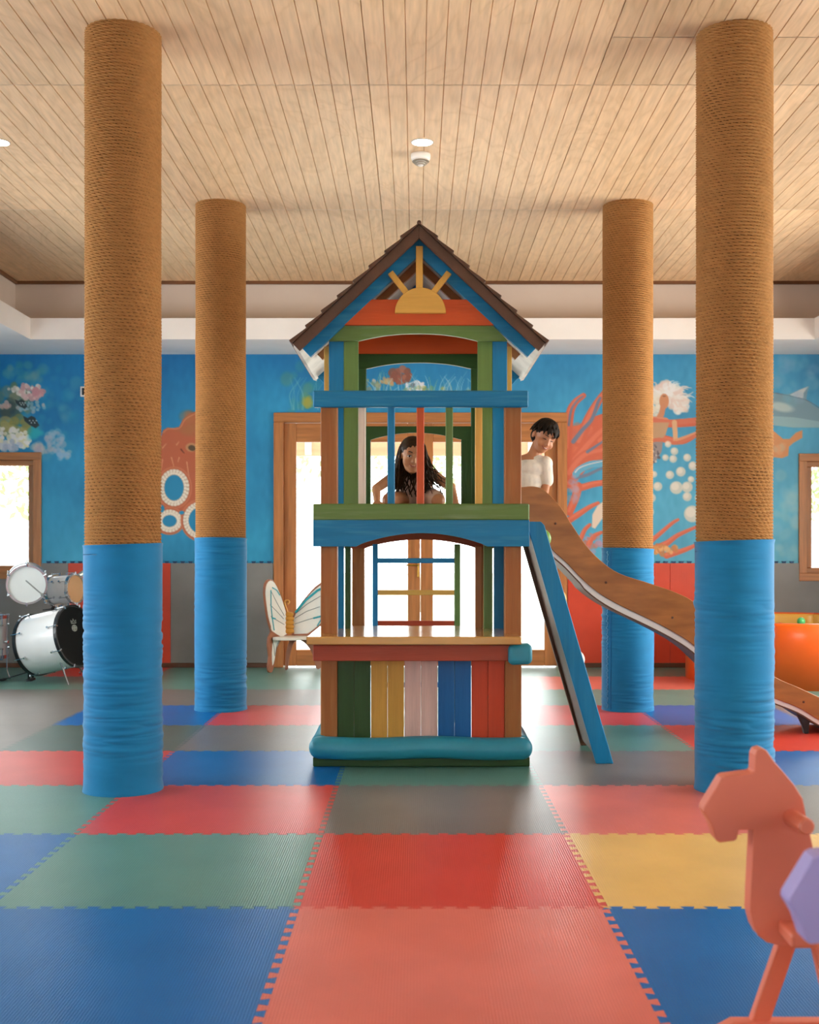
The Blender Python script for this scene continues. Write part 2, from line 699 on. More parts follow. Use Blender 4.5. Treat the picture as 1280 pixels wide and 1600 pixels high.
def blob(x, y, rx, ry, col, soft=1.0, op=1.0, ang=0.0):
    R = max(rx, ry) + soft * 2 + 2
    sl = clip_box(x - R, x + R, y - R, y + R)
    if IMG[sl].size == 0:
        return
    dx, dy = GX[sl] - x, GY[sl] - y
    ca, sa = math.cos(ang), math.sin(ang)
    d = np.sqrt(((dx * ca + dy * sa) / rx) ** 2 + ((-dx * sa + dy * ca) / ry) ** 2)
    a = np.clip((1 - d) * min(rx, ry) / max(soft, 0.3) + 0.5, 0, 1) * op
    dab(sl, a, col)


def stroke(pts, w0, col, w1=None, soft=0.9, op=1.0):
    pts = np.array(pts, float)
    # smooth the line
    P = []
    for i in range(len(pts) - 1):
        p0, p1, p2, p3 = pts[max(0, i - 1)], pts[i], pts[i + 1], pts[min(len(pts) - 1, i + 2)]
        for s in np.linspace(0, 1, 6, endpoint=False):
            P.append(0.5 * ((2 * p1) + (-p0 + p2) * s + (2 * p0 - 5 * p1 + 4 * p2 - p3) * s * s + (-p0 + 3 * p1 - 3 * p2 + p3) * s ** 3))
    P.append(pts[-1])
    P = np.array(P)
    w1 = w0 if w1 is None else w1
    pad = max(w0, w1) + 3
    sl = clip_box(P[:, 0].min() - pad, P[:, 0].max() + pad, P[:, 1].min() - pad, P[:, 1].max() + pad)
    if IMG[sl].size == 0:
        return
    gx_, gy_ = GX[sl], GY[sl]
    A = np.zeros_like(gx_)
    n = len(P) - 1
    for i in range(n):
        a, b = P[i], P[i + 1]
        ab = b - a
        L2 = max(1e-6, ab @ ab)
        tt = np.clip(((gx_ - a[0]) * ab[0] + (gy_ - a[1]) * ab[1]) / L2, 0, 1)
        d = np.hypot(gx_ - a[0] - tt * ab[0], gy_ - a[1] - tt * ab[1])
        w = w0 + (w1 - w0) * (i + tt) / n
        A = np.maximum(A, np.clip((w / 2 - d) / soft + 0.5, 0, 1))
    dab(sl, A * op, col)


def poly(pts, col, op=1.0):
    pts = np.array(pts, float)
    sl = clip_box(pts[:, 0].min(), pts[:, 0].max(), pts[:, 1].min(), pts[:, 1].max())
    if IMG[sl].size == 0:
        return
    gx_, gy_ = GX[sl], GY[sl]
    ins = np.zeros(gx_.shape, bool)
    n = len(pts)
    dist = np.full(gx_.shape, 1e9)
    for i in range(n):
        a, b = pts[i], pts[(i + 1) % n]
        cond = (a[1] > gy_) != (b[1] > gy_)
        with np.errstate(divide='ignore', invalid='ignore'):
            xi = (b[0] - a[0]) * (gy_ - a[1]) / (b[1] - a[1] + 1e-12) + a[0]
        ins ^= cond & (gx_ < xi)
        ab = b - a
        tt = np.clip(((gx_ - a[0]) * ab[0] + (gy_ - a[1]) * ab[1]) / max(1e-6, ab @ ab), 0, 1)
        dist = np.minimum(dist, np.hypot(gx_ - a[0] - tt * ab[0], gy_ - a[1] - tt * ab[1]))
    sd = np.where(ins, dist, -dist)
    dab(sl, np.clip(sd / 1.1 + 0.5, 0, 1) * op, col)


R2 = random.Random(11)


def spray(x, y, rx, ry, n, cols, r0, r1, op=0.8, soft=1.0):
    for _ in range(n):
        a, q = R2.random() * 2 * PI, math.sqrt(R2.random())
        s = R2.uniform(r0, r1)
        blob(x + rx * q * math.cos(a), y + ry * q * math.sin(a), s, s * R2.uniform(0.6, 1.3), R2.choice(cols), soft, op, R2.random() * 3)


# left reef: hazy growth, pale and pink coral, two spotted fish
spray(80, 640, 50, 70, 60, [(110, 170, 190), (60, 165, 190), (130, 170, 180), (20, 160, 190)], 4, 11, 0.22, 5)
spray(40, 585, 34, 16, 22, [(90, 160, 170), (130, 165, 160), (60, 150, 160)], 4, 9, 0.4, 4)
spray(20, 625, 34, 24, 40, [(120, 135, 95), (150, 150, 120), (90, 130, 130), (60, 110, 120)], 5, 10, 0.55, 3)
spray(8, 640, 16, 14, 14, [(50, 80, 90), (70, 90, 85)], 4, 8, 0.6, 3)
spray(26, 668, 26, 14, 26, [(165, 150, 70), (180, 170, 110), (140, 140, 80)], 5, 9, 0.7, 2)
spray(48, 612, 20, 11, 40, [(236, 226, 214), (228, 190, 184), (214, 164, 162), (240, 236, 226)], 2.2, 4.5, 0.9)
spray(60, 612, 8, 7, 12, [(212, 150, 152), (222, 170, 168)], 3, 5, 0.85)
spray(48, 636, 24, 9, 34, [(150, 190, 200), (196, 190, 184), (130, 180, 195)], 1.5, 3.5, 0.7)
spray(20, 609, 9, 4, 12, [(236, 232, 220), (210, 205, 190)], 2, 3.4, 0.9)
spray(8, 634, 8, 5, 10, [(210, 180, 170), (200, 165, 150)], 2, 4, 0.8)
spray(12, 684, 24, 16, 60, [(240, 236, 220), (228, 222, 190), (236, 232, 226)], 2.5, 5, 0.9)
spray(38, 686, 8, 15, 34, [(240, 236, 210), (230, 224, 180), (244, 240, 232)], 2.5, 4.5, 0.9)
spray(14, 697, 18, 7, 20, [(200, 205, 214), (176, 186, 200)], 2.5, 5, 0.7)
spray(56, 676, 8, 8, 8, [(40, 180, 190)], 5, 8, 0.6, 4)
spray(86, 690, 14, 16, 40, [(160, 190, 205), (190, 185, 195), (130, 180, 205)], 2, 6, 0.5, 2)
spray(66, 700, 14, 8, 20, [(180, 175, 185), (200, 195, 190)], 3, 6, 0.5, 2)
spray(100, 710, 10, 8, 18, [(190, 200, 200), (150, 190, 215)], 3, 5, 0.5, 2)
spray(-35, 650, 25, 60, 60, [(150, 150, 100), (230, 220, 200), (200, 150, 140)], 3, 8, 0.7)
for (fx, fy, s) in ((34, 631, 0.9), (50, 659, 1.15)):
    poly([(fx - 12 * s, fy - 8 * s), (fx - 6 * s, fy - 5 * s), (fx - 1 * s, fy - 8 * s), (fx + 4 * s, fy - 6 * s), (fx + 10 * s, fy + 5 * s),
          (fx + 5 * s, fy + 9 * s), (fx - 4 * s, fy + 4 * s), (fx - 10 * s, fy - 1 * s)], (44, 60, 62))
    for k in range(5):
        blob(fx - 3 * s + k * 2.2 * s, fy - 1.5 * s + (k % 2) * 3 * s, 1.1, 1.1, (190, 205, 200), 0.6)
# octopus between the left columns
O1, O2, O3 = (190, 98, 62), (214, 130, 84), (164, 104, 62)
poly([(246, 700), (250, 688), (255, 672), (262, 668), (270, 669), (280, 667), (286, 655), (296, 646), (310, 642), (335, 643), (352, 655), (362, 676), (366, 700),
      (372, 760), (376, 800), (360, 838), (340, 842), (318, 838), (296, 832), (283, 822), (262, 834), (246, 832), (236, 815), (230, 780), (234, 730)], O1)
for i in range(26):
    blob(310 + R2.uniform(-26, 30), 662 + R2.uniform(-16, 18), R2.uniform(6, 13), R2.uniform(5, 10), R2.choice([(178, 112, 66), (170, 106, 62), (186, 108, 66)]), 5, 0.4)
stroke([(255, 676), (263, 670), (280, 669), (290, 655), (306, 646)], 1.8, (214, 146, 104), op=0.7)
for x0, y0, x1, y1 in ((254, 700, 260, 693), (276, 695, 280, 690), (280, 715, 278, 722), (292, 722, 296, 750), (254, 718, 252, 735), (268, 715, 272, 730)):
    stroke([(x0, y0), (x1, y1)], 2.0, (224, 158, 112), 0.8, op=0.8)
blob(299, 699, 9, 7, (196, 138, 92), 1.5)
blob(300, 700, 6, 4.4, (92, 70, 44), 1.0, 1, 0.3)
stroke([(283, 702), (286, 706), (288, 708)], 2.4, (110, 52, 34), 1)
for (cx, cy, rx, ry) in ((272, 762, 15, 20), (265, 814, 11, 9), (313, 813, 18, 20), (355, 790, 12, 16)):
    for q, col in ((13, (206, 122, 82)), (11, O1)):
        blob(cx, cy, rx + q, ry + q, col, 1.2, 0.9)
    blob(cx, cy, rx + 9, ry + 9, (206, 178, 150), 1)
    n = int(2 * PI * (rx + 5) / 4.6)
    for k in range(n):
        a = 2 * PI * k / n
        for q in (2.6, 6.6):
            blob(cx + (rx + q) * math.cos(a + q), cy + (ry + q) * math.sin(a + q), 2.2, 2.2, (238, 226, 206), 0.7)
    blob(cx, cy, rx, ry, (22, 136, 180), 1)
blob(252, 795, 5, 6, (22, 136, 180), 1)
blob(284, 801, 4, 3, (22, 136, 180), 1)
# growth above the doors
spray(470, 610, 26, 40, 20, [(40, 150, 150), (90, 160, 140), (140, 160, 90)], 4, 10, 0.3, 5)
for k in range(10):
    x = 455 + R2.uniform(0, 50)
    stroke([(x, 640), (x + R2.uniform(-8, 8), 615), (x + R2.uniform(-16, 16), 590)], 1.6, (120, 180, 190), 0.6, op=0.5)
spray(481, 628, 7, 8, 14, [(170, 160, 60), (150, 160, 80)], 3, 6, 0.5, 2)
spray(625, 588, 15, 12, 34, [(158, 92, 72), (176, 110, 88), (140, 84, 66)], 3, 6, 0.85)
spray(604, 597, 10, 6, 14, [(200, 150, 110), (196, 170, 120)], 2, 4, 0.8)
spray(650, 604, 16, 8, 56, [(228, 226, 230), (206, 206, 214), (240, 238, 238)], 1.6, 3.2, 0.9)
blob(645, 602, 4, 4, (120, 126, 130), 1)
spray(690, 612, 60, 10, 40, [(120, 160, 100), (150, 190, 190), (170, 170, 90)], 2, 4, 0.6)
for k in range(52):
    x = 556 + 190 * R2.random()
    h = R2.uniform(16, 44)
    lean = R2.uniform(-16, 16)
    stroke([(x, 622), (x + lean * 0.3, 622 - h * 0.6), (x + lean, 622 - h)], 1.8, R2.choice([(150, 200, 214), (130, 176, 150), (176, 206, 214), (110, 170, 190)]), 0.6, op=0.75)
spray(575, 605, 20, 14, 22, [(150, 160, 120), (200, 190, 170), (130, 140, 120)], 2, 4, 0.7)
# right: branching red coral
C1, C2, CS = (206, 100, 70), (222, 122, 92), (112, 122, 142)
poly([(884, 700), (886, 668), (905, 664), (925, 652), (960, 640), (985, 660), (985, 715), (950, 722), (915, 735), (895, 760), (884, 764)], C1)
spray(915, 690, 28, 26, 40, [C1, C2, (196, 104, 84), (214, 112, 74)], 4, 9, 0.5, 3)
for pts, a, b in (([(886, 700), (890, 650), (898, 630), (912, 618)], 16, 8), ([(905, 690), (920, 655), (932, 632), (946, 612)], 18, 9),
                  ([(900, 720), (925, 690), (950, 668), (985, 655)], 22, 12), ([(890, 740), (915, 712), (955, 702), (990, 690)], 20, 10),
                  ([(888, 756), (905, 762), (930, 756), (965, 752)], 13, 8), ([(890, 800), (900, 775), (903, 760)], 12, 14),
                  ([(886, 815), (905, 803), (922, 792), (935, 786)], 11, 5), ([(906, 845), (914, 828), (922, 820)], 8, 5), ([(920, 850), (928, 838), (940, 832)], 9, 5),
                  ([(938, 690), (970, 668), (1010, 660), (1050, 662), (1092, 660)], 15, 11), ([(960, 720), (990, 690), (1030, 684), (1066, 690), (1092, 676)], 14, 7),
                  ([(1012, 850), (1030, 835), (1050, 818), (1060, 812)], 8, 4), ([(1010, 862), (1040, 850), (1060, 836), (1092, 822)], 12, 4),
                  ([(1042, 868), (1068, 860), (1092, 850)], 10, 5)):
    stroke(pts, a, C1, b, 1.2)
    stroke([(p[0] - 1, p[1] - 1.5) for p in pts], a * 0.4, C2, b * 0.35, 2.0, 0.7)
for pts, a in (([(889, 664), (893, 640), (903, 625), (911, 619)], 4), ([(896, 690), (910, 672), (925, 655), (934, 630), (938, 622)], 7), ([(918, 706), (930, 698), (942, 690)], 5),
               ([(900, 746), (918, 742), (935, 734), (946, 730)], 6)):
    stroke(pts, a, CS, a * 0.6, 1.2)
for pts, a in (([(900, 741), (906, 734), (922, 726), (940, 724)], 11),):
    stroke(pts, a, (98, 168, 196), a, 1.0)
    stroke([(899, 738), (906, 731), (922, 725), (945, 720)], 1.8, (226, 214, 206), 1.2)
spray(1035, 858, 24, 8, 30, [(206, 146, 84), (196, 124, 70), (224, 170, 110)], 2.5, 5, 0.85)
poly([(925, 824), (926, 804), (934, 790), (945, 782), (952, 800), (940, 812), (930, 826)], (224, 204, 182))
spray(896, 770, 6, 26, 16, [(150, 150, 180), (180, 150, 160)], 3, 6, 0.45, 2)
spray(930, 848, 16, 14, 18, [(196, 130, 130), (170, 150, 180), (204, 110, 84)], 2.5, 5, 0.6)
# swimmer with pale floating hair
spray(1040, 616, 24, 17, 80, [(232, 226, 214), (226, 208, 192), (236, 232, 226), (226, 198, 184)], 4, 7, 0.8, 2)
spray(1062, 632, 14, 14, 40, [(230, 218, 206), (224, 200, 186), (234, 228, 220)], 3, 6, 0.8, 2)
spray(1024, 634, 8, 16, 26, [(232, 224, 206), (224, 212, 190)], 3, 5, 0.8, 2)
for k in range(26):
    a = R2.uniform(-2.7, 0.75)
    r1 = R2.uniform(30, 44)
    b_ = R2.uniform(-0.5, 0.5)
    stroke([(1042 + 14 * math.cos(a), 619 + 12 * math.sin(a)), (1042 + 0.55 * r1 * math.cos(a + b_ * 0.5), 620 + 0.45 * r1 * math.sin(a + b_ * 0.5)),
            (1042 + 0.8 * r1 * math.cos(a + b_), 620 + 0.62 * r1 * math.sin(a + b_)), (1042 + r1 * math.cos(a + b_ * 0.6), 620 + 0.7 * r1 * math.sin(a + b_ * 0.6))],
           4.5, R2.choice([(234, 226, 216), (228, 206, 192), (238, 234, 228)]), 1.0, op=0.75)
blob(1038, 627, 7.5, 12, (206, 138, 96), 1)
stroke([(1036, 636), (1034, 646), (1030, 654)], 8, (204, 136, 98), 10)
stroke([(1012, 655), (1026, 657), (1040, 658)], 12, (214, 140, 108), 11)
stroke([(1012, 656), (1045, 660), (1092, 656)], 10, (208, 110, 80), 8)
poly([(1006, 660), (1046, 660), (1040, 680), (1030, 690), (1006, 690)], (190, 150, 112))
stroke([(1054, 660), (1056, 688)], 8, (218, 170, 126), 7)
stroke([(1056, 690), (1072, 684), (1092, 676)], 8, (216, 150, 108), 6)
stroke([(1006, 694), (1030, 687), (1058, 692), (1092, 678)], 7, (206, 112, 80), 5)
poly([(1004, 692), (1036, 690), (1034, 706), (1024, 722), (1010, 734), (1002, 736)], (150, 136, 132))
spray(1020, 708, 12, 16, 40, [(88, 84, 92), (206, 200, 190), (120, 112, 116)], 1.2, 2.2, 0.9)
blob(1038, 619, 2.5, 1, (90, 60, 40), 0.8, 0.7)
# bubbles
for (x, y, r) in ((1054, 705, 6), (1044, 694, 5), (1040, 715, 5), (1052, 717, 6), (1074, 715, 6), (1083, 728, 7), (1064, 737, 7.5), (1047, 742, 6.5), (1022, 741, 5), (1080, 749, 5), (1028, 760, 7),
                  (1057, 762, 10), (1074, 761, 8.5), (1074, 776, 7), (1018, 778, 7), (1082, 803, 13), (1014, 800, 8), (1092, 778, 6)):
    blob(x, y, r, r, (216, 204, 184), 2.0, 0.85)
    blob(x - r * 0.2, y - r * 0.2, r * 0.6, r * 0.6, (226, 218, 202), 2.0, 0.7)
# dolphin
poly([(1150, 640), (1180, 622), (1205, 613), (1228, 617), (1238, 614), (1256, 606), (1265, 603), (1262, 612), (1260, 624), (1272, 634), (1290, 644), (1330, 668), (1340, 690), (1310, 672), (1280, 668),
      (1240, 668), (1205, 664), (1170, 668), (1140, 660)], (128, 158, 166))
poly([(1205, 650), (1240, 652), (1290, 660), (1282, 668), (1240, 668), (1205, 664)], (152, 186, 188))
blob(1222, 636, 18, 7, (190, 206, 196), 4, 0.9, 0.2)
poly([(1234, 617), (1250, 609), (1263, 604), (1256, 614), (1255, 624)], (204, 210, 204))
stroke([(1205, 613), (1228, 617), (1240, 620), (1262, 626), (1290, 644)], 1.6, (104, 124, 134), 1.2)
# orange fish
poly([(1180, 690), (1196, 676), (1210, 674), (1224, 686), (1234, 686), (1244, 676), (1254, 672), (1254, 684), (1240, 692), (1233, 698), (1232, 712), (1222, 716), (1206, 714), (1190, 708)], (216, 146, 92))
spray(1215, 700, 12, 8, 14, [(204, 170, 130), (222, 160, 110)], 3, 5, 0.5, 2)
spray(1240, 600, 50, 40, 26, [(130, 190, 206), (150, 180, 206), (120, 184, 200)], 5, 12, 0.25, 5)
spray(1230, 800, 24, 70, 26, [(150, 200, 206), (170, 205, 200), (130, 190, 210)], 5, 12, 0.3, 5)

IMG = np.clip(IMG, 0, 255) / 255.0
LIN = np.where(IMG <= 0.04045, IMG / 12.92, ((IMG + 0.055) / 1.055) ** 2.4)
P = np.zeros((H_, W_, 3))
P[..., 0] = (GX - VX) * YB / F
P[..., 1] = YB
P[..., 2] = CAMH - (GY - HY) * YB / F
cx = (P[:-1, :-1, 0] + P[1:, 1:, 0]) / 2
cz = (P[:-1, :-1, 2] + P[1:, 1:, 2]) / 2
keep = ~(((cx > DX0) & (cx < DX1) & (cz < DZ1)) | ((cx > W1[0]) & (cx < W1[1]) & (cz > W1[2]) & (cz < W1[3]))
         | ((cx > W2[0]) & (cx < W2[1]) & (cz > W2[2]) & (cz < W2[3])))
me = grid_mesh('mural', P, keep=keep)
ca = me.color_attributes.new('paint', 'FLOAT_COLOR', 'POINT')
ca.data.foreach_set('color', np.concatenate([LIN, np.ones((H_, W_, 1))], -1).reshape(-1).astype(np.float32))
M_mural = bpy.data.materials.new('mural_paint')
M_mural.use_nodes = True
nt = M_mural.node_tree
at_ = nt.nodes.new('ShaderNodeVertexColor')
at_.layer_name = 'paint'
nt.links.new(at_.outputs[0], nt.nodes['Principled BSDF'].inputs['Base Color'])
nt.nodes['Principled BSDF'].inputs['Roughness'].default_value = 0.55
me.flip_normals() if hasattr(me, 'flip_normals') else None
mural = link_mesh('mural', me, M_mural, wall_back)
mural['label'] = 'blue underwater mural with octopus, coral, swimmer and dolphin'

# ------------------------------------------------------------------ wall pads with their toothed top edge
PAD = {'k': foam_mat('pad_grey', '84827E'), 'r': foam_mat('pad_red', 'D24A30')}
M_tooth = mat('navy_foam_teeth', '16456A', 0.6)
PH = Z(880, YB)


def wall_pad(x0, x1, k):
    a, c = x0 + 0.001, x1 - 0.001
    q = MB()
    hole = None
    for wdw in (W1, W2):
        if wdw[0] < c and wdw[1] > a:
            hole = (max(a, wdw[0]), min(c, wdw[1]), wdw[2])
    if hole:
        ol_ = [(a, 0.045), (c, 0.045), (c, PH if hole[1] < c else hole[2])]
        if hole[1] < c:
            ol_ += [(hole[1], PH), (hole[1], hole[2])]
        if hole[0] > a:
            ol_ += [(hole[0], hole[2]), (hole[0], PH), (a, PH)]
        else:
            ol_ += [(a, hole[2])]
        q.prism(ol_, YB - 0.022, YB - 0.001)
    else:
        q.box(a, c, YB - 0.022, YB - 0.001, 0.045, PH)
    p = q.build('wall_pad', PAD[k], wall_back, 0.002)
    b = MB()
    n = 13
    for i in range(n):
        c = x0 + (i + 0.5) / n
        if c + 0.03 > x1:
            break
        if hole and hole[0] - 0.03 < c < hole[1] + 0.03:
            continue
        b.prism([(c - 0.014, PH), (c + 0.014, PH), (c + 0.022, PH + 0.02), (c - 0.022, PH + 0.02)], YB - 0.015, YB - 0.001)
    b.build('edge_teeth', M_tooth, p)


PX = [428 - 160 * k for k in range(4)]
for k, cc in enumerate('krkk'):
    x1 = X(PX[k], YB) - 0.005
    wall_pad(max(XL, x1 - 1.0), x1, cc)
x0 = X(886, YB) + 0.005
for cc in 'rrkk':
    if x0 < XR - 0.1:
        wall_pad(x0, min(XR, x0 + 1.0), cc)
    x0 += 1.0
for nm, a, b in (('baseboard_left_of_door', XL, DX0), ('baseboard_right_of_door', DX1, XR)):
    pass
tag(MB().box(XL, DX0, YB - 0.03, YB, 0, 0.045).box(DX1, XR, YB - 0.03, YB, 0, 0.045).build('baseboard_back', M_base, None, 0.003), kind='structure')

# ------------------------------------------------------------------ ceiling of grooved sheets, cove and soffit
CH = 3.64
ceiling = tag(MB().box(XL, XR, YF, YB, CH + 0.02, CH + 0.14).build('ceiling', M_wallpaint), kind='structure')


def sheet_mesh(w, l, n):
    g, d = 0.0032, 0.006
    prof = []
    for i in range(n):
        a, b = i * w / n, (i + 1) * w / n
        prof += [(a, d), (a + g, 0), (b - g, 0)]
    prof += [(w, d)]
    vs = [(x, 0.0025, z) for x, z in prof] + [(x, l - 0.0025, z) for x, z in prof]
    m = len(prof)
    fs = [(i, m + i, m + i + 1, i + 1) for i in range(m - 1)]
    me = bpy.data.meshes.new('ceiling_panel')
    me.from_pydata(vs, [], fs)
    me.materials.append(M_ply)
    return me


SH = {}


def sheet(x, y, l, w=1.2):
    key = (round(l, 3), round(w, 3))
    if key not in SH:
        SH[key] = sheet_mesh(w - 0.0015, l, int(round(w * 10)))
    o = bpy.data.objects.new('ceiling_panel', SH[key])
    COL.objects.link(o)
    o.parent = ceiling
    o.location = (x, y, CH)


TX0, TX1, TY1 = -3.72, 3.84, 11.13                      # upper step of the tray
SX0, SX1, SY1 = -3.50, 3.62, 10.88                      # lower step
ys = [8.77, 6.41, 4.05, 1.69, -0.67, -3.03]
for i in range(-3, 4):
    x = -0.25 + 1.2 * i
    if i >= 1:
        sheet(x, 8.77, 2.36)
        sheet(x, 6.41, 2.36)
        sheet(x, 5.81, 0.6)
        for y in (3.45, 1.09, -1.27, -3.63):
            sheet(x, y, 2.36)
    else:
        for y in ys:
            sheet(x, y, 2.36)
cv = MB()
BZ = CH + 0.05
cv.box(XL, TX0, YF, YB + 0.003, 3.2, BZ).box(TX1, XR, YF, YB + 0.003, 3.2, BZ)
cv.box(TX0, TX1, TY1, YB + 0.003, 3.2, BZ).box(TX0, TX1, YF, YF + 0.45, 3.2, BZ)
cv.build('cove_upstand', mat('cove_shade_tan', 'D3C3B4', 0.75, 0.03, 3), ceiling)  # tan tone puts the cove's shade and bounce into its colour
sf = MB()
sf.box(XL, SX0, YF, YB + 0.003, WT, 3.253).box(SX1, XR, YF, YB + 0.003, WT, 3.253)
sf.box(SX0, SX1, SY1, YB + 0.003, WT, 3.253).box(SX0, SX1, YF, YF + 0.7, WT, 3.253)
sf.build('soffit', M_white, ceiling)
tr = MB()
tr.box(TX0, TX1, TY1 - 0.03, TY1, CH - 0.028, CH + 0.01).box(TX0, TX0 + 0.03, YF + 0.45, TY1, CH - 0.028, CH + 0.01).box(TX1 - 0.03, TX1, YF + 0.45, TY1, CH - 0.028, CH + 0.01)
tag(tr.build('trim_1', M_trim, None, 0.004), kind='structure')

# ------------------------------------------------------------------ windows and doors
def window(name, w, y0, mirror=False):
    x0, x1, z0, z1 = w
    r = empty(name, ((x0 + x1) / 2, y0, z0), kind='structure')
    fw = 0.075
    box('window_frame', (x0, x1, y0 - 0.03, y0 + 0.12, z1 - fw, z1), M_frame_h, r)
    box('window_frame', (x0, x1, y0 - 0.03, y0 + 0.12, z0, z0 + fw), M_frame_h, r)
    box('window_frame', (x0, x0 + fw, y0 - 0.03, y0 + 0.12, z0 + fw, z1 - fw), M_frame, r)
    box('window_frame', (x1 - fw, x1, y0 - 0.03, y0 + 0.12, z0 + fw, z1 - fw), M_frame, r)
    a, s = fw, 0.055
    box('sash', (x0 + a, x1 - a, y0, y0 + 0.06, z1 - a - s, z1 - a), M_frame_h, r, 0.006)
    box('sash', (x0 + a, x1 - a, y0, y0 + 0.06, z0 + a, z0 + a + s), M_frame_h, r, 0.006)
    box('sash', (x0 + a, x0 + a + s, y0, y0 + 0.06, z0 + a + s, z1 - a - s), M_frame, r, 0.006)
    box('sash', (x1 - a - s, x1 - a, y0, y0 + 0.06, z0 + a + s, z1 - a - s), M_frame, r, 0.006)
    box('pane', (x0 + a + s - 0.005, x1 - a - s + 0.005, y0 + 0.025, y0 + 0.031, z0 + a + s - 0.005, z1 - a - s + 0.005), M_glass, r, 0)
    return r


window('window_1', W1, YB)
window('window_2', W2, YB)

door = empty('door_1', ((DX0 + DX1) / 2, YB, 0), kind='structure')
fw = 0.095
box('door_frame', (DX0, DX0 + fw, YB - 0.03, YB + 0.14, 0, DZ1 - fw), M_frame, door, 0.006)
box('door_frame', (DX1 - fw, DX1, YB - 0.03, YB + 0.14, 0, DZ1 - fw), M_frame, door, 0.006)
box('door_frame', (DX0, DX1, YB - 0.03, YB + 0.14, DZ1 - fw, DZ1), M_frame_h, door, 0.006)
xm = (X(657, YB))
for (a, b, hs) in ((DX0 + fw, xm - 0.003, 1), (xm + 0.003, DX1 - fw, -1)):
    s = 0.122
    zt, zb = DZ1 - fw - 0.004, 0.012
    lf = MB().box(a, a + s, YB + 0.02, YB + 0.07, zb, zt).box(b - s, b, YB + 0.02, YB + 0.07, zb, zt).build('door_stile', M_frame, door, 0.005)
    MB().box(a + s, b - s, YB + 0.022, YB + 0.068, zt - 0.185, zt).box(a + s, b - s, YB + 0.022, YB + 0.068, zb, 0.17).build('door_rail', M_frame_h, door, 0.005)
    box('pane', (a + s - 0.006, b - s + 0.006, YB + 0.042, YB + 0.048, 0.165, zt - 0.18), M_glass, door, 0)
hd = MB().box(xm - 0.03, xm - 0.012, YB + 0.004, YB + 0.02, 0.88, 1.06).tube([(xm - 0.021, YB + 0.02, 1.0), (xm - 0.021, YB - 0.035, 1.0), (xm - 0.14, YB - 0.04, 1.0)], 0.009)
hd.build('door_handle', mat('brass', 'C79A4A', 0.25, 0.05, metal=1.0), door)

n = 3
for side, x in (('left', XL), ('right', XR)):
    for a, b in SIDE_WIN:
        r = empty('window_%d' % n, (x, (a + b) / 2, 0.55), kind='structure')
        n += 1
        e = 0.07
        q = MB()
        for bb in ((a, a + e, 0.55, 2.55), (b - e, b, 0.55, 2.55), (a + e, b - e, 0.55, 0.55 + e), (a + e, b - e, 2.55 - e, 2.55), ((a + b) / 2 - 0.03, (a + b) / 2 + 0.03, 0.62, 2.48)):
            q.box(x - 0.08 if x < 0 else x + 0.01, x - 0.01 if x < 0 else x + 0.08, *bb)
        q.build('window_frame', M_frame, r, 0.004)
        xg = x - 0.045 if x < 0 else x + 0.045
        for c0, c1 in ((a + e - 0.004, (a + b) / 2 - 0.026), ((a + b) / 2 + 0.026, b - e + 0.004)):
            box('pane', (xg - 0.003, xg + 0.003, c0, c1, 0.55 + e - 0.004, 2.55 - e + 0.004), M_glass, r, 0)
r = empty('window_%d' % n, (0.06, YF, 0.65), kind='structure')
q = MB()
for b_ in ((-1.14, -1.07, 0.65, 2.45), (1.19, 1.26, 0.65, 2.45), (-1.07, 1.19, 0.65, 0.72), (-1.07, 1.19, 2.38, 2.45), (0.03, 0.09, 0.72, 2.38)):
    q.box(b_[0], b_[1], YF - 0.1, YF - 0.02, b_[2], b_[3])
q.build('window_frame', M_frame, r, 0.004)
for c0, c1 in ((-1.074, 0.034), (0.086, 1.194)):
    box('pane', (c0, c1, YF - 0.063, YF - 0.057, 0.716, 2.384), M_glass, r, 0)

# ------------------------------------------------------------------ outside: terrace, verandah beam, trees
tag(box('ground', (-30, 30, YB + 0.16, 60, -0.25, -0.06), mat('pale_terrace_paving', 'DCD8CC', 0.8, 0.1, 1.5), None, 0), kind='structure')
vb = empty('verandah_frame', (0, 13.6, -0.06), 'peach timber verandah beam and posts outside the glass doors', 'verandah')
M_ver = mat('pale_cedar', 'B98868', 0.55, 0.15, 4, (0.4, 4, 4))
YV = 13.6
box('beam', (-3.0, 3.2, YV, YV + 0.09, Z(712, YV), Z(684, YV)), M_ver, vb, 0.004)
for px in (432, 880):
    box('post', (X(px, YV) - 0.06, X(px, YV) + 0.06, YV + 0.09, YV + 0.21, -0.06, Z(684, YV)), M_ver, vb, 0.004)
for px in (482, 560, 657, 745, 830):
    box('gap_strip', (X(px, YV) - 0.035, X(px, YV) + 0.035, YV - 0.03, YV, Z(711, YV), Z(685, YV)), mat('gap_white', 'F2F0EA', 0.4), vb, 0.003)  # white strips standing for bright gaps in the beam, light put into colour
RL = random.Random(5)
M_leaf = mat('pale_green_leaf', '8FA06A', 0.6, 0.3, 5)  # pale green leaf colour
M_bark = mat('grey_bark', '8A8072', 0.8, 0.2, 8)
lv = 0
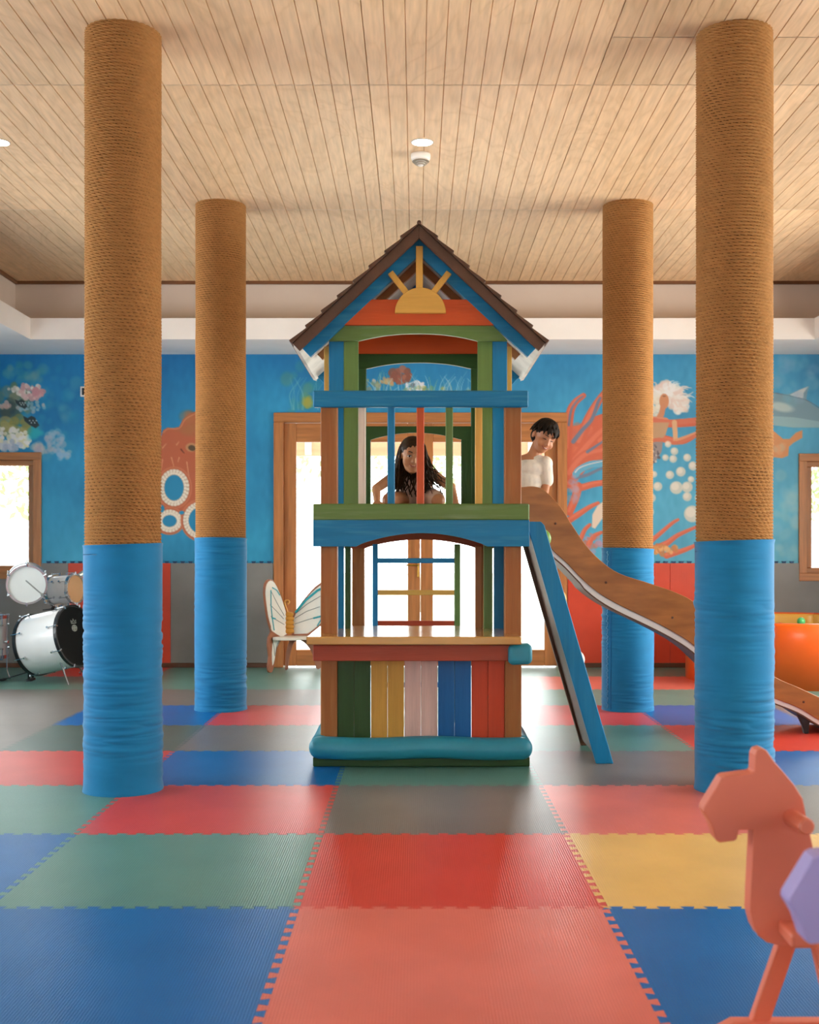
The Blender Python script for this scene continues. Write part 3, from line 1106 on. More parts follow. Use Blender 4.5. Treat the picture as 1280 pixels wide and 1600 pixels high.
for (tx, ty, th, cr, lab) in ((-2.6, 21.0, 3.2, 1.3, 'leafy tree outside left of the glass doors'), (-5.9, 19.0, 2.6, 1.1, 'leafy tree outside beyond the left window'),
                              (0.12, 23.0, 3.2, 1.4, 'leafy tree outside behind the centre of the glass doors'), (3.6, 20.5, 2.8, 1.0, 'leafy tree outside right of the glass doors'),
                              (6.3, 18.0, 2.4, 1.0, 'leafy tree outside beyond the right window')):
    t = empty('tree', (tx, ty, -0.06), lab, 'tree', 'trees outside')
    MB().tube([(tx, ty, -0.06), (tx + 0.08, ty, th * 0.4), (tx - 0.05, ty, th)], [0.09, 0.07, 0.03], 8).build('trunk', M_bark, t, smooth=True)
    b = MB()
    for _ in range(520):
        d = Vector((RL.gauss(0, 1), RL.gauss(0, 1), RL.gauss(0, 0.8)))
        d = d.normalized() * cr * RL.random() ** 0.5
        c = Vector((tx, ty, th)) + d
        u = Vector((RL.uniform(-1, 1), RL.uniform(-1, 1), RL.uniform(-1, 1))).normalized() * 0.10
        w = u.orthogonal().normalized() * 0.045
        b.add([c - u, c + w, c + u, c - w], [(0, 1, 2, 3)])
    lo = b.build('foliage', M_leaf, t)
    lo['kind'] = 'stuff'

# ------------------------------------------------------------------ rope-wrapped columns
def rope_mesh():
    R, z0, z1, pitch = 0.1655, 1.15, CH, 0.0160
    nt_ = int((z1 - z0) / pitch)
    rows, cols = nt_ * 7 + 1, 272
    zz = np.linspace(z0, z1, rows)[:, None]
    th = np.linspace(0, 2 * PI, cols, endpoint=False)[None, :]
    wob = smooth_noise(rows, cols, 60, 30, np.random.default_rng(3)) * 0.0022
    ph = (zz + wob - z0) / pitch + th / (2 * PI) * 1
    s = ph - np.floor(ph)
    bulge = np.sqrt(np.clip(1 - (2 * s - 1) ** 2, 0, 1))
    strand = 34
    tw = np.abs(np.sin((strand * th + 2 * PI * s * 1.15 + np.floor(ph) * 2.3 + wob * 300) / 2))
    dip = np.clip(1 - 0.5 * (1 - bulge) - 0.4 * (1 - tw ** 0.7) - 0.75 * (1 - bulge) * (1 - tw), -0.2, 1)
    rad = R + 0.0165 * dip - 0.006 * np.clip(1 - (zz - z0) / 0.025, 0, 1) * (zz < z0 + 0.025)
    rad = rad + smooth_noise(rows, cols, 25, 12, np.random.default_rng(4)) * 0.0005
    P = np.stack([rad * np.cos(th), rad * np.sin(th), zz + 0 * th], -1)
    return grid_mesh('rope_wrap', P, closed_u=True)


M_rope = mat('jute_rope', 'AC7B48', 0.85, 0.10, 20, (1, 1, 2.5), bump=0.3, bscale=220, spec=0.15)
M_fab = mat('blue_stretch_fabric', '117BAE', 0.75, 0.07, 7, (1, 1, 2), bump=0.25, bscale=400, spec=0.2, sheen=0.25)
ROPE = rope_mesh()
M_core = mat('rope_pit_shade', '3A2312', 0.85, 0.15, 8, spec=0.1)  # dark core showing through rope gaps puts shade into the pits


def fabric_mesh(h, seed, seam=None):
    rng = np.random.default_rng(seed)
    rows, cols = 260, 160
    zz = np.linspace(0, h, rows)[:, None]
    th = np.linspace(0, 2 * PI, cols, endpoint=False)[None, :]
    n = smooth_noise(rows, cols, 1.6, 13, rng)
    n2 = smooth_noise(rows, cols, 2.6, 8, rng)
    sh = np.clip(smooth_noise(rows, cols, 18, 14, rng) * 0.55 + 0.55, 0.06, 1.3)
    low = np.clip(1.1 - 0.55 * zz / h, 0.3, 1)
    fold = np.clip(np.abs(n), 0, 1.4)
    r = 0.1866 - 0.0042 * (1.0 - fold) * sh * low + 0.0014 * n2 * sh
    r = r + smooth_noise(rows, cols, 40, 30, rng) * 0.0007
    r = r + 0.0035 * np.exp(-((zz - h) / 0.012) ** 2) + 0.004 * np.exp(-(zz / 0.02) ** 2)
    P = np.stack([r * np.cos(th), r * np.sin(th), zz + 0.006 * np.sin(th + seed) * (zz > h - 0.05)], -1)
    return grid_mesh('fabric_wrap', P, closed_u=True)


COLS = [(192.5, 5.787, 850, 'near left rope-wrapped column standing in front of the drum kit'),
        (1147.5, 5.787, 845, 'near right rope-wrapped column behind the salmon rocking horse'),
        (345, 8.67, 841, 'far left rope-wrapped column in front of the painted octopus'),
        (981, 8.67, 857, 'far right rope-wrapped column behind the slide with a stitched fabric seam')]
for k, (px, Y, py, lab) in enumerate(COLS):
    x = X(px, Y)
    c = empty('column', (x, Y, 0), lab, 'column', 'rope-wrapped columns')
    o = link_mesh('rope_wrap', ROPE, M_rope, c, True)
    o.rotation_euler = (0, 0, (0.3, 2.1, 4.0, 5.2)[k])
    h = Z(py, Y)
    f = link_mesh('fabric_wrap', fabric_mesh(h, 20 + k), M_fab, c, True)
    MB().lathe([(0.1716, 0.0), (0.1716, CH)], 64, Matrix.Translation((x, Y, 0))).build('core', M_core, c, smooth=True)
    if k == 3:
        b = MB()
        a = PI + 0.55
        for i in range(46):
            z = 0.02 + i * (h - 0.04) / 46
            ra = 0.188
            q = 0.010 * (1 if i % 2 else -1)
            ex = 0.004 + 0.007 * abs(math.sin(i * 1.7)) * (1.2 if z < 0.75 else 0.3)
            p0 = (x + ra * math.cos(a + q * 2), Y + ra * math.sin(a + q * 2), z)
            p1 = (x + (ra + ex) * math.cos(a - q), Y + (ra + ex) * math.sin(a - q), z + h / 92)
            p2 = (x + ra * math.cos(a - q * 2), Y + ra * math.sin(a - q * 2), z + h / 46)
            b.tube([p0, p1, p2], 0.0028, 5)
        b.build('stitched_seam', mat('pale_blue_thread', '6FB4DA', 0.8), f)
        MB().tube([(x + 0.1875 * math.cos(a + 0.16), Y + 0.1875 * math.sin(a + 0.16), z) for z in np.linspace(0.01, h - 0.01, 30)], 0.004, 6).build('seam_hem', mat('blue_hem', '0F6CA6', 0.8), f)

# ------------------------------------------------------------------ downlights and smoke detector
M_lamp = emit('lamp_lens', (1.0, 0.94, 0.85), 14)
for i, (px, Y) in enumerate(((660, 7.31), (-2, 7.31), (1322, 7.31))):
    x = X(px, Y)
    if i == 2:
        continue
    d = empty('downlight', (x, Y, CH), ['recessed round downlight in the ceiling just above the smoke detector', 'recessed round downlight at the left edge of the ceiling'][i], 'lamp', 'ceiling downlights')
    MB().lathe([(0.062, -0.004), (0.067, -0.004), (0.069, 0.0), (0.062, 0.0)], 32, Matrix.Translation((x, Y, CH)), False).build('trim_ring', mat('white_enamel', 'EDE6DA', 0.4, 0.03), d, smooth=True)
    MB().lathe([(0.0001, -0.003), (0.063, -0.003), (0.063, -0.001)], 32, Matrix.Translation((x, Y, CH))).build('lens', M_lamp, d)
    ld = bpy.data.lights.new('lamp', 'SPOT')
    ld.energy, ld.color, ld.spot_size, ld.shadow_soft_size = 25, (1.0, 0.86, 0.68), 2.2, 0.06
    lo = bpy.data.objects.new('lamp', ld)
    COL.objects.link(lo)
    lo.location = (0, 0, -0.03)
    lo.parent = d
Y = 7.53
x = X(657.5, Y)
sd = empty('smoke_detector', (x, Y, CH), 'white domed smoke detector hanging from the ceiling below the downlight', 'detector')
Mt = Matrix.Translation((x, Y, CH))
MB().lathe([(0.06, 0.0), (0.062, -0.008), (0.06, -0.03), (0.054, -0.042), (0.030, -0.044)], 28, Mt).build('body', mat('white_abs', 'F0EAE0', 0.45, 0.02), sd, smooth=True)
MB().lathe([(0.036, -0.044), (0.034, -0.05), (0.014, -0.076), (0.0005, -0.078)], 20, Mt).build('sensor_cap', mat('white_abs', 'F0EAE0'), sd, smooth=True)
for k in range(3):
    MB().lathe([(0.052 - k * 0.011, -0.046 - k * 0.010), (0.055 - k * 0.011, -0.048 - k * 0.010), (0.052 - k * 0.011, -0.050 - k * 0.010)], 24, Mt).build('vent_ring', mat('taupe_vent', 'A89A86', 0.6), sd)

# ------------------------------------------------------------------ wall switch
x, z = X(134, YB), Z(612, YB)
sw = empty('wall_controller', (x, YB, z), 'small dark wall controller in a white surround beside the near left column', 'switch')
box('surround', (x - 0.05, x + 0.05, YB - 0.015, YB, z - 0.05, z + 0.05), mat('white_abs', 'F0EAE0'), sw, 0.004)
box('screen', (x - 0.033, x + 0.05 - 0.017, YB - 0.018, YB - 0.014, z - 0.034, z + 0.034), M_black, sw, 0.001)

# ================================================================== PLAYHOUSE
ph = empty('playhouse', (0.03, 7.2, 0), 'tall colourful wooden playhouse with gable roof, slide and climbing ramp', 'playhouse')
C_bl, C_gr, C_or, C_re, C_ye, C_pk, C_br, C_dg = '0B78A8', '64803F', 'CF5420', 'B0401F', 'DDA94F', 'DFB6A8', 'A0612D', '2A4A1C'
BLx, BLz = paint('blue', C_bl, 'x', wear=('3E97B4', 0.5, 14)), paint('blue', C_bl, 'z', wear=('2F88A8', 0.3, 10))
GRx, GRz = paint('green', C_gr, 'x', wear=('93A77C', 0.4, 14)), paint('green', C_gr, 'z')
BRz, BRx, BRy = paint('brown', C_br, 'z', wear=('B47F4C', 0.4, 12)), paint('brown', C_br, 'x'), paint('brown', C_br, 'y')
YEz, YEx, YEy = paint('yellow', C_ye, 'z'), paint('yellow', C_ye, 'x'), paint('yellow', C_ye, 'y')
ORx = paint('orange', C_or, 'x', wear=('B84A24', 0.5, 9))
REx, REz = paint('red', C_re, 'x'), paint('vermilion', 'CB4523', 'z')
PKz, WHz = paint('pink', C_pk, 'z'), paint('cream', 'DCCDB9', 'z')
DGz, DGx = paint('dark_green', C_dg, 'z'), paint('dark_green', C_dg, 'x')


def slab(name, px0, px1, py0, py1, Y0, dY, m, par=ph, bev=0.004):
    return box(name, (X(px0, Y0), X(px1, Y0), Y0, Y0 + dY, Z(py1, Y0), Z(py0, Y0)), m, par, bev)


YP = 6.43                                   # front posts
for a, b in ((501, 527), (789, 815)):
    slab('post', a, b, 634, 1195, YP, 0.085, BRz)
for a, b, nm in ((550, 569.5, 'l'), (744, 763, 'r')):
    Yr = 7.95
    box('rear_post', (X(a, Yr), X(b, Yr), Yr, Yr + 0.08, 0, 1.30), BRz, ph, 0.004)
# railing of the balcony
slab('top_rail', 489, 826.5, 610, 636, 6.385, 0.042, BLx, bev=0.007)
for a, b, m in ((560, 571.5, WHz), (605.5, 617, BLz), (651, 663, paint('red', C_or, 'z')), (696.5, 708, GRz), (742.5, 754, YEz)):
    slab('baluster', a, b, 634, 790, 6.43, 0.03, m)
slab('deck_edge', 489, 827.5, 787, 812.5, 6.385, 0.042, GRx, bev=0.006)


def arch_board(name, px0, px1, py0, py1, apx0, apx1, rise, Y0, dY, m, notch=0):
    """board whose lower edge is cut to a shallow arch between apx0 and apx1"""
    n = 25
    tp, bt = [], []
    xs = [px0] + [apx0 + (apx1 - apx0) * i / (n - 1) for i in range(n)] + [px1]
    for q in xs:
        s = 0 if q <= apx0 or q >= apx1 else math.sin(PI * (q - apx0) / (apx1 - apx0)) ** 0.8
        tp.append((X(q, Y0), Z(py0, Y0)))
        bt.append((X(q, Y0), Z(py1 - rise * s, Y0)))
    return MB().strip(tp, bt, Y0, Y0 + dY).build(name, m, ph, 0.002)


arch_board('arch_board', 489, 827.5, 812.5, 854, 556, 762, 21, 6.388, 0.04, BLx)
Yr = 7.95
arch_board('rear_arch_board', X(538, Yr) * F / Yr + VX, 776, 806, 857, 570, 745, 14, Yr - 0.04, 0.04, paint('rust', 'A5502E', 'x'))
for s, px in ((0, 495), (1, 817)):
    x = X(px, 6.43)
    box('side_joist', (x - 0.02, x + 0.02, 6.43, 8.0, 1.19, 1.36), BLx if s else GRx, ph)
for i in range(11):
    y0 = 6.428 + i * 0.141
    box('deck_plank', (X(495, 6.43), X(817, 6.43), y0, y0 + 0.136, 1.355, 1.385), paint('plank', 'A9764A', 'x'), ph, 0.003)
# gable-front boards
YG = 6.85
for (a, b, m) in ((506, 514, YEz), (514, 537, BLz), (537.3, 560, GRz), (746.5, 769.5, GRz), (769.7, 792.5, BLz), (793, 800.5, YEz)):
    side = a == 506 or a == 793
    y0 = YG + (0.03 if side else 0)
    box('upright_board', (X(a, YG), X(b, YG), y0, y0 + 0.03, 1.385, Z(531 if not side else 540, YG)), m, ph, 0.002)
for (a, b, m) in ((514, 537.5, BLz), (539, 548, DGz), (756, 770, GRz), (772, 788, BLz)):
    box('lower_board', (X(a, YG), X(b, YG), YG, YG + 0.03, 0.0, 1.355), m, ph, 0.002)
slab('lower_board', 742.5, 754, 853, 1150, YG + 0.06, 0.03, BRz)
# front green arch beam (mitred ends)
n = 25
tp, bt = [], []
for i in range(n):
    q = 514 + (793 - 514) * i / (n - 1)
    s = max(0.0, 1 - abs((q - 653.5) / 92) ** 2.2)
    yt = 508
    if q < 537:
        yt = 532 - (q - 514) / 23 * 24
    if q > 770:
        yt = 508 + (q - 770) / 23 * 24
    tp.append((X(q, YG - 0.03), Z(yt, YG - 0.03)))
    bt.append((X(q, YG - 0.03), Z(532.5 - 11.5 * s, YG - 0.03)))
MB().strip(tp, bt, YG - 0.03, YG).build('gable_beam', GRx, ph, 0.0015)
# rear gable: same beam, rust board, posts, lower arched panel
YR = 7.95
tp, bt = [], []
for i in range(n):
    q = 553 + (757 - 553) * i / (n - 1)
    s = max(0.0, 1 - abs((q - 655) / 82) ** 2.2)
    tp.append((X(q, YR), Z(553, YR)))
    bt.append((X(q, YR), Z(576.5 - 10 * s, YR)))
MB().strip(tp, bt, YR, YR + 0.03).build('rear_gable_beam', DGx, ph, 0.0015)
slab('rear_gable_board', 545, 765, 519, 553, YR, 0.03, ORx)
for (a, b) in ((549, 572.5), (736, 760)):
    slab('rear_upright_board', a, b, 553, 800, YR + 0.002, 0.03, DGz)
tp, bt = [], []
for i in range(n):
    q = 572 + (738 - 572) * i / (n - 1)
    s = 0 if (q < 579 or q > 721) else math.sin(PI * (q - 579) / 142) ** 0.85
    tp.append((X(q, YR), Z(666, YR)))
    bt.append((X(q, YR), Z(687.5 - 11.5 * s, YR)))
MB().strip(tp, bt, YR, YR + 0.02).build('rear_panel_arch', DGx, ph, 0.0015)
slab('rear_panel_side', 572, 579.5, 687, 800, YR, 0.02, DGz)
slab('rear_panel_side', 720.5, 738, 687, 800, YR, 0.02, DGz)

# roof
YF0, YB0 = 6.70, 8.10
pk = (X(655, YF0), Z(352, YF0))
evL, evR = (X(457, YF0), Z(538, YF0)), (X(853, YF0), Z(538, YF0))
M_sh = mat('brown_roof_shingle', '5A3D2A', 0.6, 0.2, 8, (1, 0.4, 1), bump=0.3, bscale=50)
M_un = mat('pale_roof_lining', 'CFCBC0', 0.45, 0.15, 5, wear=('8E927E', 0.6, 4))
for s, ev in ((-1, evL), (1, evR)):
    d = Vector((ev[0] - pk[0], 0, ev[1] - pk[1]))
    L_ = d.length
    d.normalize()
    nrm = Vector((-d.z * s, 0, d.x * s))
    nrm = nrm if nrm.z > 0 else -nrm
    N_ = 8
    for i in range(N_):
        a0, a1 = L_ * i / N_ - (0.02 if i else 0.0), L_ * (i + 1) / N_
        p0 = Vector((pk[0], 0, pk[1])) + d * a0
        p1 = Vector((pk[0], 0, pk[1])) + d * a1
        poly_ = [(p0 + nrm * 0.004), (p1 + nrm * 0.004), (p1 + nrm * 0.028), (p0 + nrm * 0.010)]
        MB().prism([(v.x, v.z) for v in poly_], YF0 - 0.012, YB0).build('roof_shingle', M_sh, ph, 0.002)
    O0 = Vector((pk[0], 0, pk[1]))

    def band(t0, t1, o0, o1, y0, y1, nm, m, bev=0.002, cut=True):
        """board running down the slope; upper end cut on the ridge line"""
        def at(t, o):
            return O0 + d * t + nrm * o

        def ridge(o):      # point of this offset line that lies on x = ridge
            k = -nrm.x * o / d.x
            return O0 + d * k + nrm * o
        if t0 is None:
            q = [ridge(o0), at(t1, o0), at(t1, o1), ridge(o1)]
        else:
            q = [at(t0, o0), at(t1, o0), at(t1, o1), at(t0, o1)]
        MB().prism([(v.x, v.z) for v in q], y0, y1).build(nm, m, ph, bev)

    band(None, L_ - 0.004, 0.003, -0.052, YF0, YF0 + 0.028, 'fascia', M_sh)
    band(None, L_ - 0.03, -0.03, -0.104, YG - 0.06, YG - 0.02, 'rafter', BLx)
    band(None, L_ - 0.004, 0.002, -0.014, YF0 + 0.028, YB0, 'roof_lining', M_un, 0)
    band(None, L_ - 0.03, -0.014, -0.09, YB0 - 0.06, YB0 - 0.03, 'rear_rafter', BLx)
    band(None, L_ - 0.1, -0.014, -0.06, 7.4, 7.44, 'mid_rafter', paint('plank', 'A9764A', 'x'))
    q = O0 + d * (L_ - 0.012)
    # toothed drip edge of the lining
    for k in range(9):
        y = YF0 + 0.06 + k * 0.15
        MB().prism([(q.x - nrm.x * 0.002, q.z - nrm.z * 0.002), (q.x + s * 0.010, q.z - 0.012), (q.x - nrm.x * 0.02, q.z - nrm.z * 0.02 - 0.004)], y, y + 0.14).build('drip_strip', M_un, ph)
MB().tube([(pk[0], YF0 - 0.018, pk[1] + 0.012), (pk[0], YB0, pk[1] + 0.012)], 0.012, 8).build('ridge_cap', M_sh, ph)

# sun in the gable
YS = YG - 0.064
slab('gable_board', 516, 794, 468, 508, YS + 0.012, 0.03, ORx) if False else None
gb = []
for (q, y) in ((569, 468), (741, 468), (781, 508), (531, 508)):
    gb.append((X(q, YG - 0.055), Z(y, YG - 0.055)))
MB().prism(gb, YG - 0.058, YG - 0.03).build('gable_board', ORx, ph, 0.002)
YS = YG - 0.09
cx_, cz_, rr = X(657, YS), Z(489, YS), 40 * YS / F
sun = MB().prism([(cx_ + rr * math.cos(PI * k / 28), cz_ + rr * math.sin(PI * k / 28)) for k in range(29)], YS, YS + 0.03).build('gable_sun', YEx, ph, 0.003)
for (x0, y0, x1, y1, w) in ((655.5, 452, 655.5, 384, 11), (636, 458, 610, 425, 9.5), (676, 458, 702, 425, 9.5)):
    a = Vector((X(x0, YS), Z(y0, YS)))
    b = Vector((X(x1, YS), Z(y1, YS)))
    dd = (b - a).normalized()
    nn = Vector((-dd.y, dd.x)) * (w * YS / F / 2)
    MB().prism([tuple(a + nn), tuple(b + nn), tuple(b - nn), tuple(a - nn)], YS + 0.004, YS + 0.028).build('sun_ray', YEz, sun, 0.002)

# counter and slatted front
ct = MB().box(X(478.5, 6.2), X(815, 6.2), 6.2, 7.08, Z(1007.5, 6.2), Z(995, 6.2)).build('counter', mat('glossy_yellow_counter', 'D0A05A', 0.16, 0.12, 6, (0.4, 3, 3), coat=0.4), ph, 0.006, 2)
slab('counter_apron', 489, 800, 1008, 1033, 6.27, 0.035, paint('brick', 'A9472C', 'x'))
SL = [DGz, DGz, paint('mustard', 'D09A40', 'z'), paint('mustard', 'D09A40', 'z'), PKz, PKz, paint('deep_blue', '0A5F9E', 'z'), paint('deep_blue', '0A5F9E', 'z'), REz, REz]
for i in range(10):
    a = 527 + i * 26.2
    slab('front_slat', a + (0.2 if i % 2 else 0.45), a + 26.2 - (0.45 if i % 2 else 0.2), 1030, 1193, 6.44 + 0.002 * (i % 3), 0.022, SL[i], bev=0.002)
M_cu = mat('teal_vinyl', '2C8FA6', 0.45, 0.08, 5, bump=0.15, bscale=30)


def cushion(name, x0, x1, y0, y1, z0, z1, seed=1, k=0.47):
    """soft roll: rounded box with shallow dents"""
    me = MB().box(x0, x1, y0, y1, z0, z1).mesh(name)
    bm = bmesh.new()
    bm.from_mesh(me)
    bmesh.ops.subdivide_edges(bm, edges=[e for e in bm.edges if abs((e.verts[0].co - e.verts[1].co).x) > 0.3 or abs((e.verts[0].co - e.verts[1].co).y) > 0.3], cuts=14, use_grid_fill=True)
    r = min(z1 - z0, min(y1 - y0, x1 - x0)) * k
    bmesh.ops.recalc_face_normals(bm, faces=bm.faces[:])
    bmesh.ops.bevel(bm, geom=[e for e in bm.edges if e.calc_face_angle(0) > 0.6], offset=r, segments=5, affect='EDGES', profile=0.5, clamp_overlap=True)
    rr_ = random.Random(seed)
    ph_ = rr_.random() * 6
    for v in bm.verts:
        v.co.z += 0.005 * math.sin(v.co.x * 9 + ph_) + 0.003 * math.sin(v.co.y * 13 + ph_)
        v.co.y += 0.003 * math.sin(v.co.x * 14 + ph_)
        v.co -= ORG[ph]
    bm.to_mesh(me)
    bm.free()
    return link_mesh(name, me, M_cu, ph, True)


zc0, zc1 = Z(1187, 6.36), Z(1153, 6.36)
cushion('base_cushion', X(483, 6.36), X(832, 6.36), 6.30, 6.44, zc0, zc1, 1)
cushion('side_cushion', X(483, 6.36), X(483, 6.36) + 0.11, 6.40, 7.9, zc0, zc1, 2)
cushion('side_cushion', X(832, 6.36) - 0.11, X(832, 6.36), 6.40, 7.5, zc0, zc1, 3)
cushion('corner_cushion', X(795, 6.22), X(832.5, 6.22), 6.215, 6.36, Z(1040, 6.22), Z(1007.5, 6.22) - 0.001, 4, 0.26)
box('base_board', (X(489, 6.385), X(828, 6.385), 6.385, 6.425, 0, Z(1183, 6.385)), DGx, ph, 0.004)
for px in (489, 828):
    x = X(px, 6.385)
    box('base_board', (x if px < 600 else x - 0.04, x + 0.04 if px < 600 else x, 6.425, 8.0, 0, 0.055), DGx, ph, 0.004)

# rear ladder
YL = 7.87
ld = slab('ladder', 582, 590.5, 850, 1130, YL, 0.03, BLz)
slab('ladder_stile', 710, 719.5, 850, 1130, YL, 0.03, GRz, ld)
for y, m in ((876, BLx), (926, YEx), (974, REx), (1022, GRx), (1070, BLx)):
    slab('rung', 589, 711, y - 4, y + 4, YL + 0.005, 0.022, m, ld)

# climbing ramp on the right
Yr0 = 6.47
p_t = Vector((X(836, Yr0), Z(815, Yr0)))
p_b = Vector((X(944, Yr0 + 0.03), 0.0))
dd = (p_b - p_t).normalized()
hw = 0.047
ramp = MB().prism([(p_t.x - hw, p_t.y), (p_t.x + hw * 0.7, p_t.y), (p_t.x + hw * 1.1, p_t.y - 0.02), (p_b.x + hw, 0), (p_b.x - hw, 0)], Yr0, Yr0 + 0.035).build('climbing_ramp', BLz, ph, 0.003)
nx_ = Vector((-dd.y, dd.x))
if nx_.x < 0:
    nx_ = -nx_
M_rp = paint('ramp_brown', '5C3B27', 'z')
q = [p_t - Vector((hw * 0.2, 0.05)), p_t + Vector((hw * 0.35, -0.05)), p_b + Vector((hw * 0.2, 0.035)), p_b + Vector((-hw * 0.9, 0.035))]
MB().prism([tuple(v) for v in q], Yr0 + 0.035, Yr0 + 0.60).build('ramp_panel', M_rp, ramp, 0.002)
MB().prism([(p_t.x - hw, p_t.y), (p_t.x + hw, p_t.y), (p_b.x + hw, 0), (p_b.x - hw, 0)], Yr0 + 0.60, Yr0 + 0.635).build('rear_stringer', paint('ramp_brown', '5C3B27', 'z'), ramp, 0.003)
for i, (px, py, yo, cc) in enumerate(((846, 843, 0.1, '6E9A3A'), (880, 937, 0.2, 'D0B04A'), (911, 1032, 0.16, 'D9D5C8'), (868, 905, 0.42, 'C23B2A'), (898, 1000, 0.45, '1E74B8'))):
    Yh = Yr0 + yo
    sft = 0.0
    b = MB()
    ang = math.atan2(dd.y, dd.x)
    t = (Z(py, Yh) - p_t.y) / (p_b.y - p_t.y)
    c = p_t + (p_b - p_t) * t + nx_ * 0.04
    Mh = Matrix.Translation((c.x, Yh, c.y)) @ Matrix.Rotation(-ang, 4, 'Y')
    b.ball((0, 0, 0), (0.045, 0.04, 0.032), 12, 8, Mh)
    b.ball((0.015, 0.01, -0.014), (0.03, 0.03, 0.024), 10, 6, Mh)
    b.build('climbing_hold', mat('hold_' + cc, cc, 0.5, 0.15, 20), ramp, smooth=True)

# slide
YSL, YSR = 7.50, 7.94
UP = [(786, 762), (815, 761), (832, 760), (846, 763), (860, 774), (872, 787), (880, 797), (896, 823), (916, 852), (939, 876), (968, 896), (1017, 912), (1057, 926), (1088, 943), (1130, 984), (1170, 1026), (1210, 1057),
      (1250, 1075), (1280, 1089), (1306, 1100), (1330, 1108)]
LO = [(786, 806), (815, 812), (828, 820), (838, 830), (848, 842), (858, 853), (868, 864), (886, 880), (909, 904), (935, 926), (965, 944), (1013, 967), (1050, 986), (1084, 1008), (1126, 1047), (1168, 1075), (1207, 1090),
      (1250, 1107), (1278, 1124), (1304, 1136), (1330, 1142)]
up = [(X(a, YSL), Z(b, YSL)) for a, b in UP]
lo = [(X(a, YSL), Z(b, YSL)) for a, b in LO]


def fine(c, k=4):
    P = [Vector(p) for p in c]
    o = []
    for i in range(len(P) - 1):
        p0, p1, p2, p3 = P[max(0, i - 1)], P[i], P[i + 1], P[min(len(P) - 1, i + 2)]
        for j in range(k):
            s = j / k
            o.append(tuple(0.5 * ((2 * p1) + (p2 - p0) * s + (2 * p0 - 5 * p1 + 4 * p2 - p3) * s * s + (3 * p1 - p0 - 3 * p2 + p3) * s ** 3)))
    o.append(tuple(P[-1]))
    return o


upf, lof = fine(up), fine(lo)
M_slide = mat('varnished_slide_timber', 'A3662F', 0.36, 0.2, 4, (1.2, 6, 5), bump=0.12, bscale=10, wear=('84501F', 0.6, 3))
slide = MB().strip(upf, lof, YSL, YSL + 0.035).build('slide', M_slide, ph, 0.003)
MB().strip(upf, lof, YSR - 0.035, YSR).build('side_panel', M_slide, slide, 0.003)
bt0 = [(a[0], a[1] * 0.12 + b[1] * 0.88) for a, b in zip(upf, lof)]
bt1 = [(b[0] - 0.006, b[1] - 0.026 - (0.012 if 8 < i / 4 < 14 else 0)) for i, b in enumerate(lof)]
bt1 = [(a, max(0.004, z)) for a, z in bt1]
bt0 = [(a, max(0.02, z)) for a, z in bt0]
MB().strip(bt0, bt1, YSL + 0.01, YSR - 0.01).build('slide_bed', mat('pale_slide_bed', 'D9D2CC', 0.25, 0.05, 4), slide)
bt2 = [(a - 0.003, max(0.0, z - 0.008)) for a, z in bt1]
MB().strip([(a, z) for a, z in bt1], bt2, YSL + 0.012, YSR - 0.012).build('bed_backing', M_base, slide)
fx = X(1258, YSL)
MB().prism([(fx - 0.07, Z(1104, YSL)), (fx + 0.05, Z(1116, YSL)), (fx + 0.035, 0.06), (fx + 0.03, 0.0), (fx + 0.005, 0.0), (fx - 0.005, 0.05), (fx - 0.03, 0.1)], YSL + 0.02, YSL + 0.06).build('foot', M_black, slide, 0.002)
for (px, py) in ((868, 818), (947, 910), (1051, 965), (1256, 1097)):
    MB().lathe([(0.0001, -0.004), (0.006, -0.004), (0.008, 0.0), (0.008, 0.01)], 10, Matrix.Translation((X(px, YSL), YSL, Z(py, YSL))) @ Matrix.Rotation(-PI / 2, 4, 'X')).build('screw_plug', mat('dark_plug', '5A331A', 0.5), slide)

#@@MORE@@
# ================================================================== BALL PIT
pit = empty('ball_pit', (3.37, 10.7, 0), 'round orange soft-sided ball pit with yellow lining behind the slide end', 'ball pit')
M_or = mat('orange_vinyl', 'F0600E', 0.3, 0.05, 3, bump=0.1, bscale=8, coat=0.3)
M_yl = mat('yellow_vinyl', 'E8B04C', 0.35, 0.05, 3)
PHT = 0.546
PCX, PCY, PRX, PRY = 3.37, 10.70, 0.94, 0.96


def arc_wall(t0, t1, r0, r1, z0, z1, n=8):
    """curved padded wall piece with a rounded rim"""
    prof = [(r1, z0), (r1, z1 - 0.02), (r1 - 0.006, z1 - 0.006), (r1 - 0.02, z1), (r0 + 0.02, z1), (r0 + 0.006, z1 - 0.006), (r0, z1 - 0.02), (r0, z0)]
    vs, fs, m = [], [], len(prof)
    for i in range(n + 1):
        t = t0 + (t1 - t0) * i / n
        for r, z in prof:
            vs.append((PCX + (PRX + r) * math.cos(t), PCY + (PRY + r) * math.sin(t), z))
    for i in range(n):
        for k in range(m):
            k2 = (k + 1) % m
            fs.append((i * m + k, (i + 1) * m + k, (i + 1) * m + k2, i * m + k2))
    fs += [tuple(range(m)), tuple(n * m + k for k in range(m))[::-1]]
    return MB().add(vs, fs)


def fix(o):
    bm = bmesh.new()
    bm.from_mesh(o.data)
    bmesh.ops.recalc_face_normals(bm, faces=bm.faces[:])
    bm.to_mesh(o.data)
    bm.free()
    return o


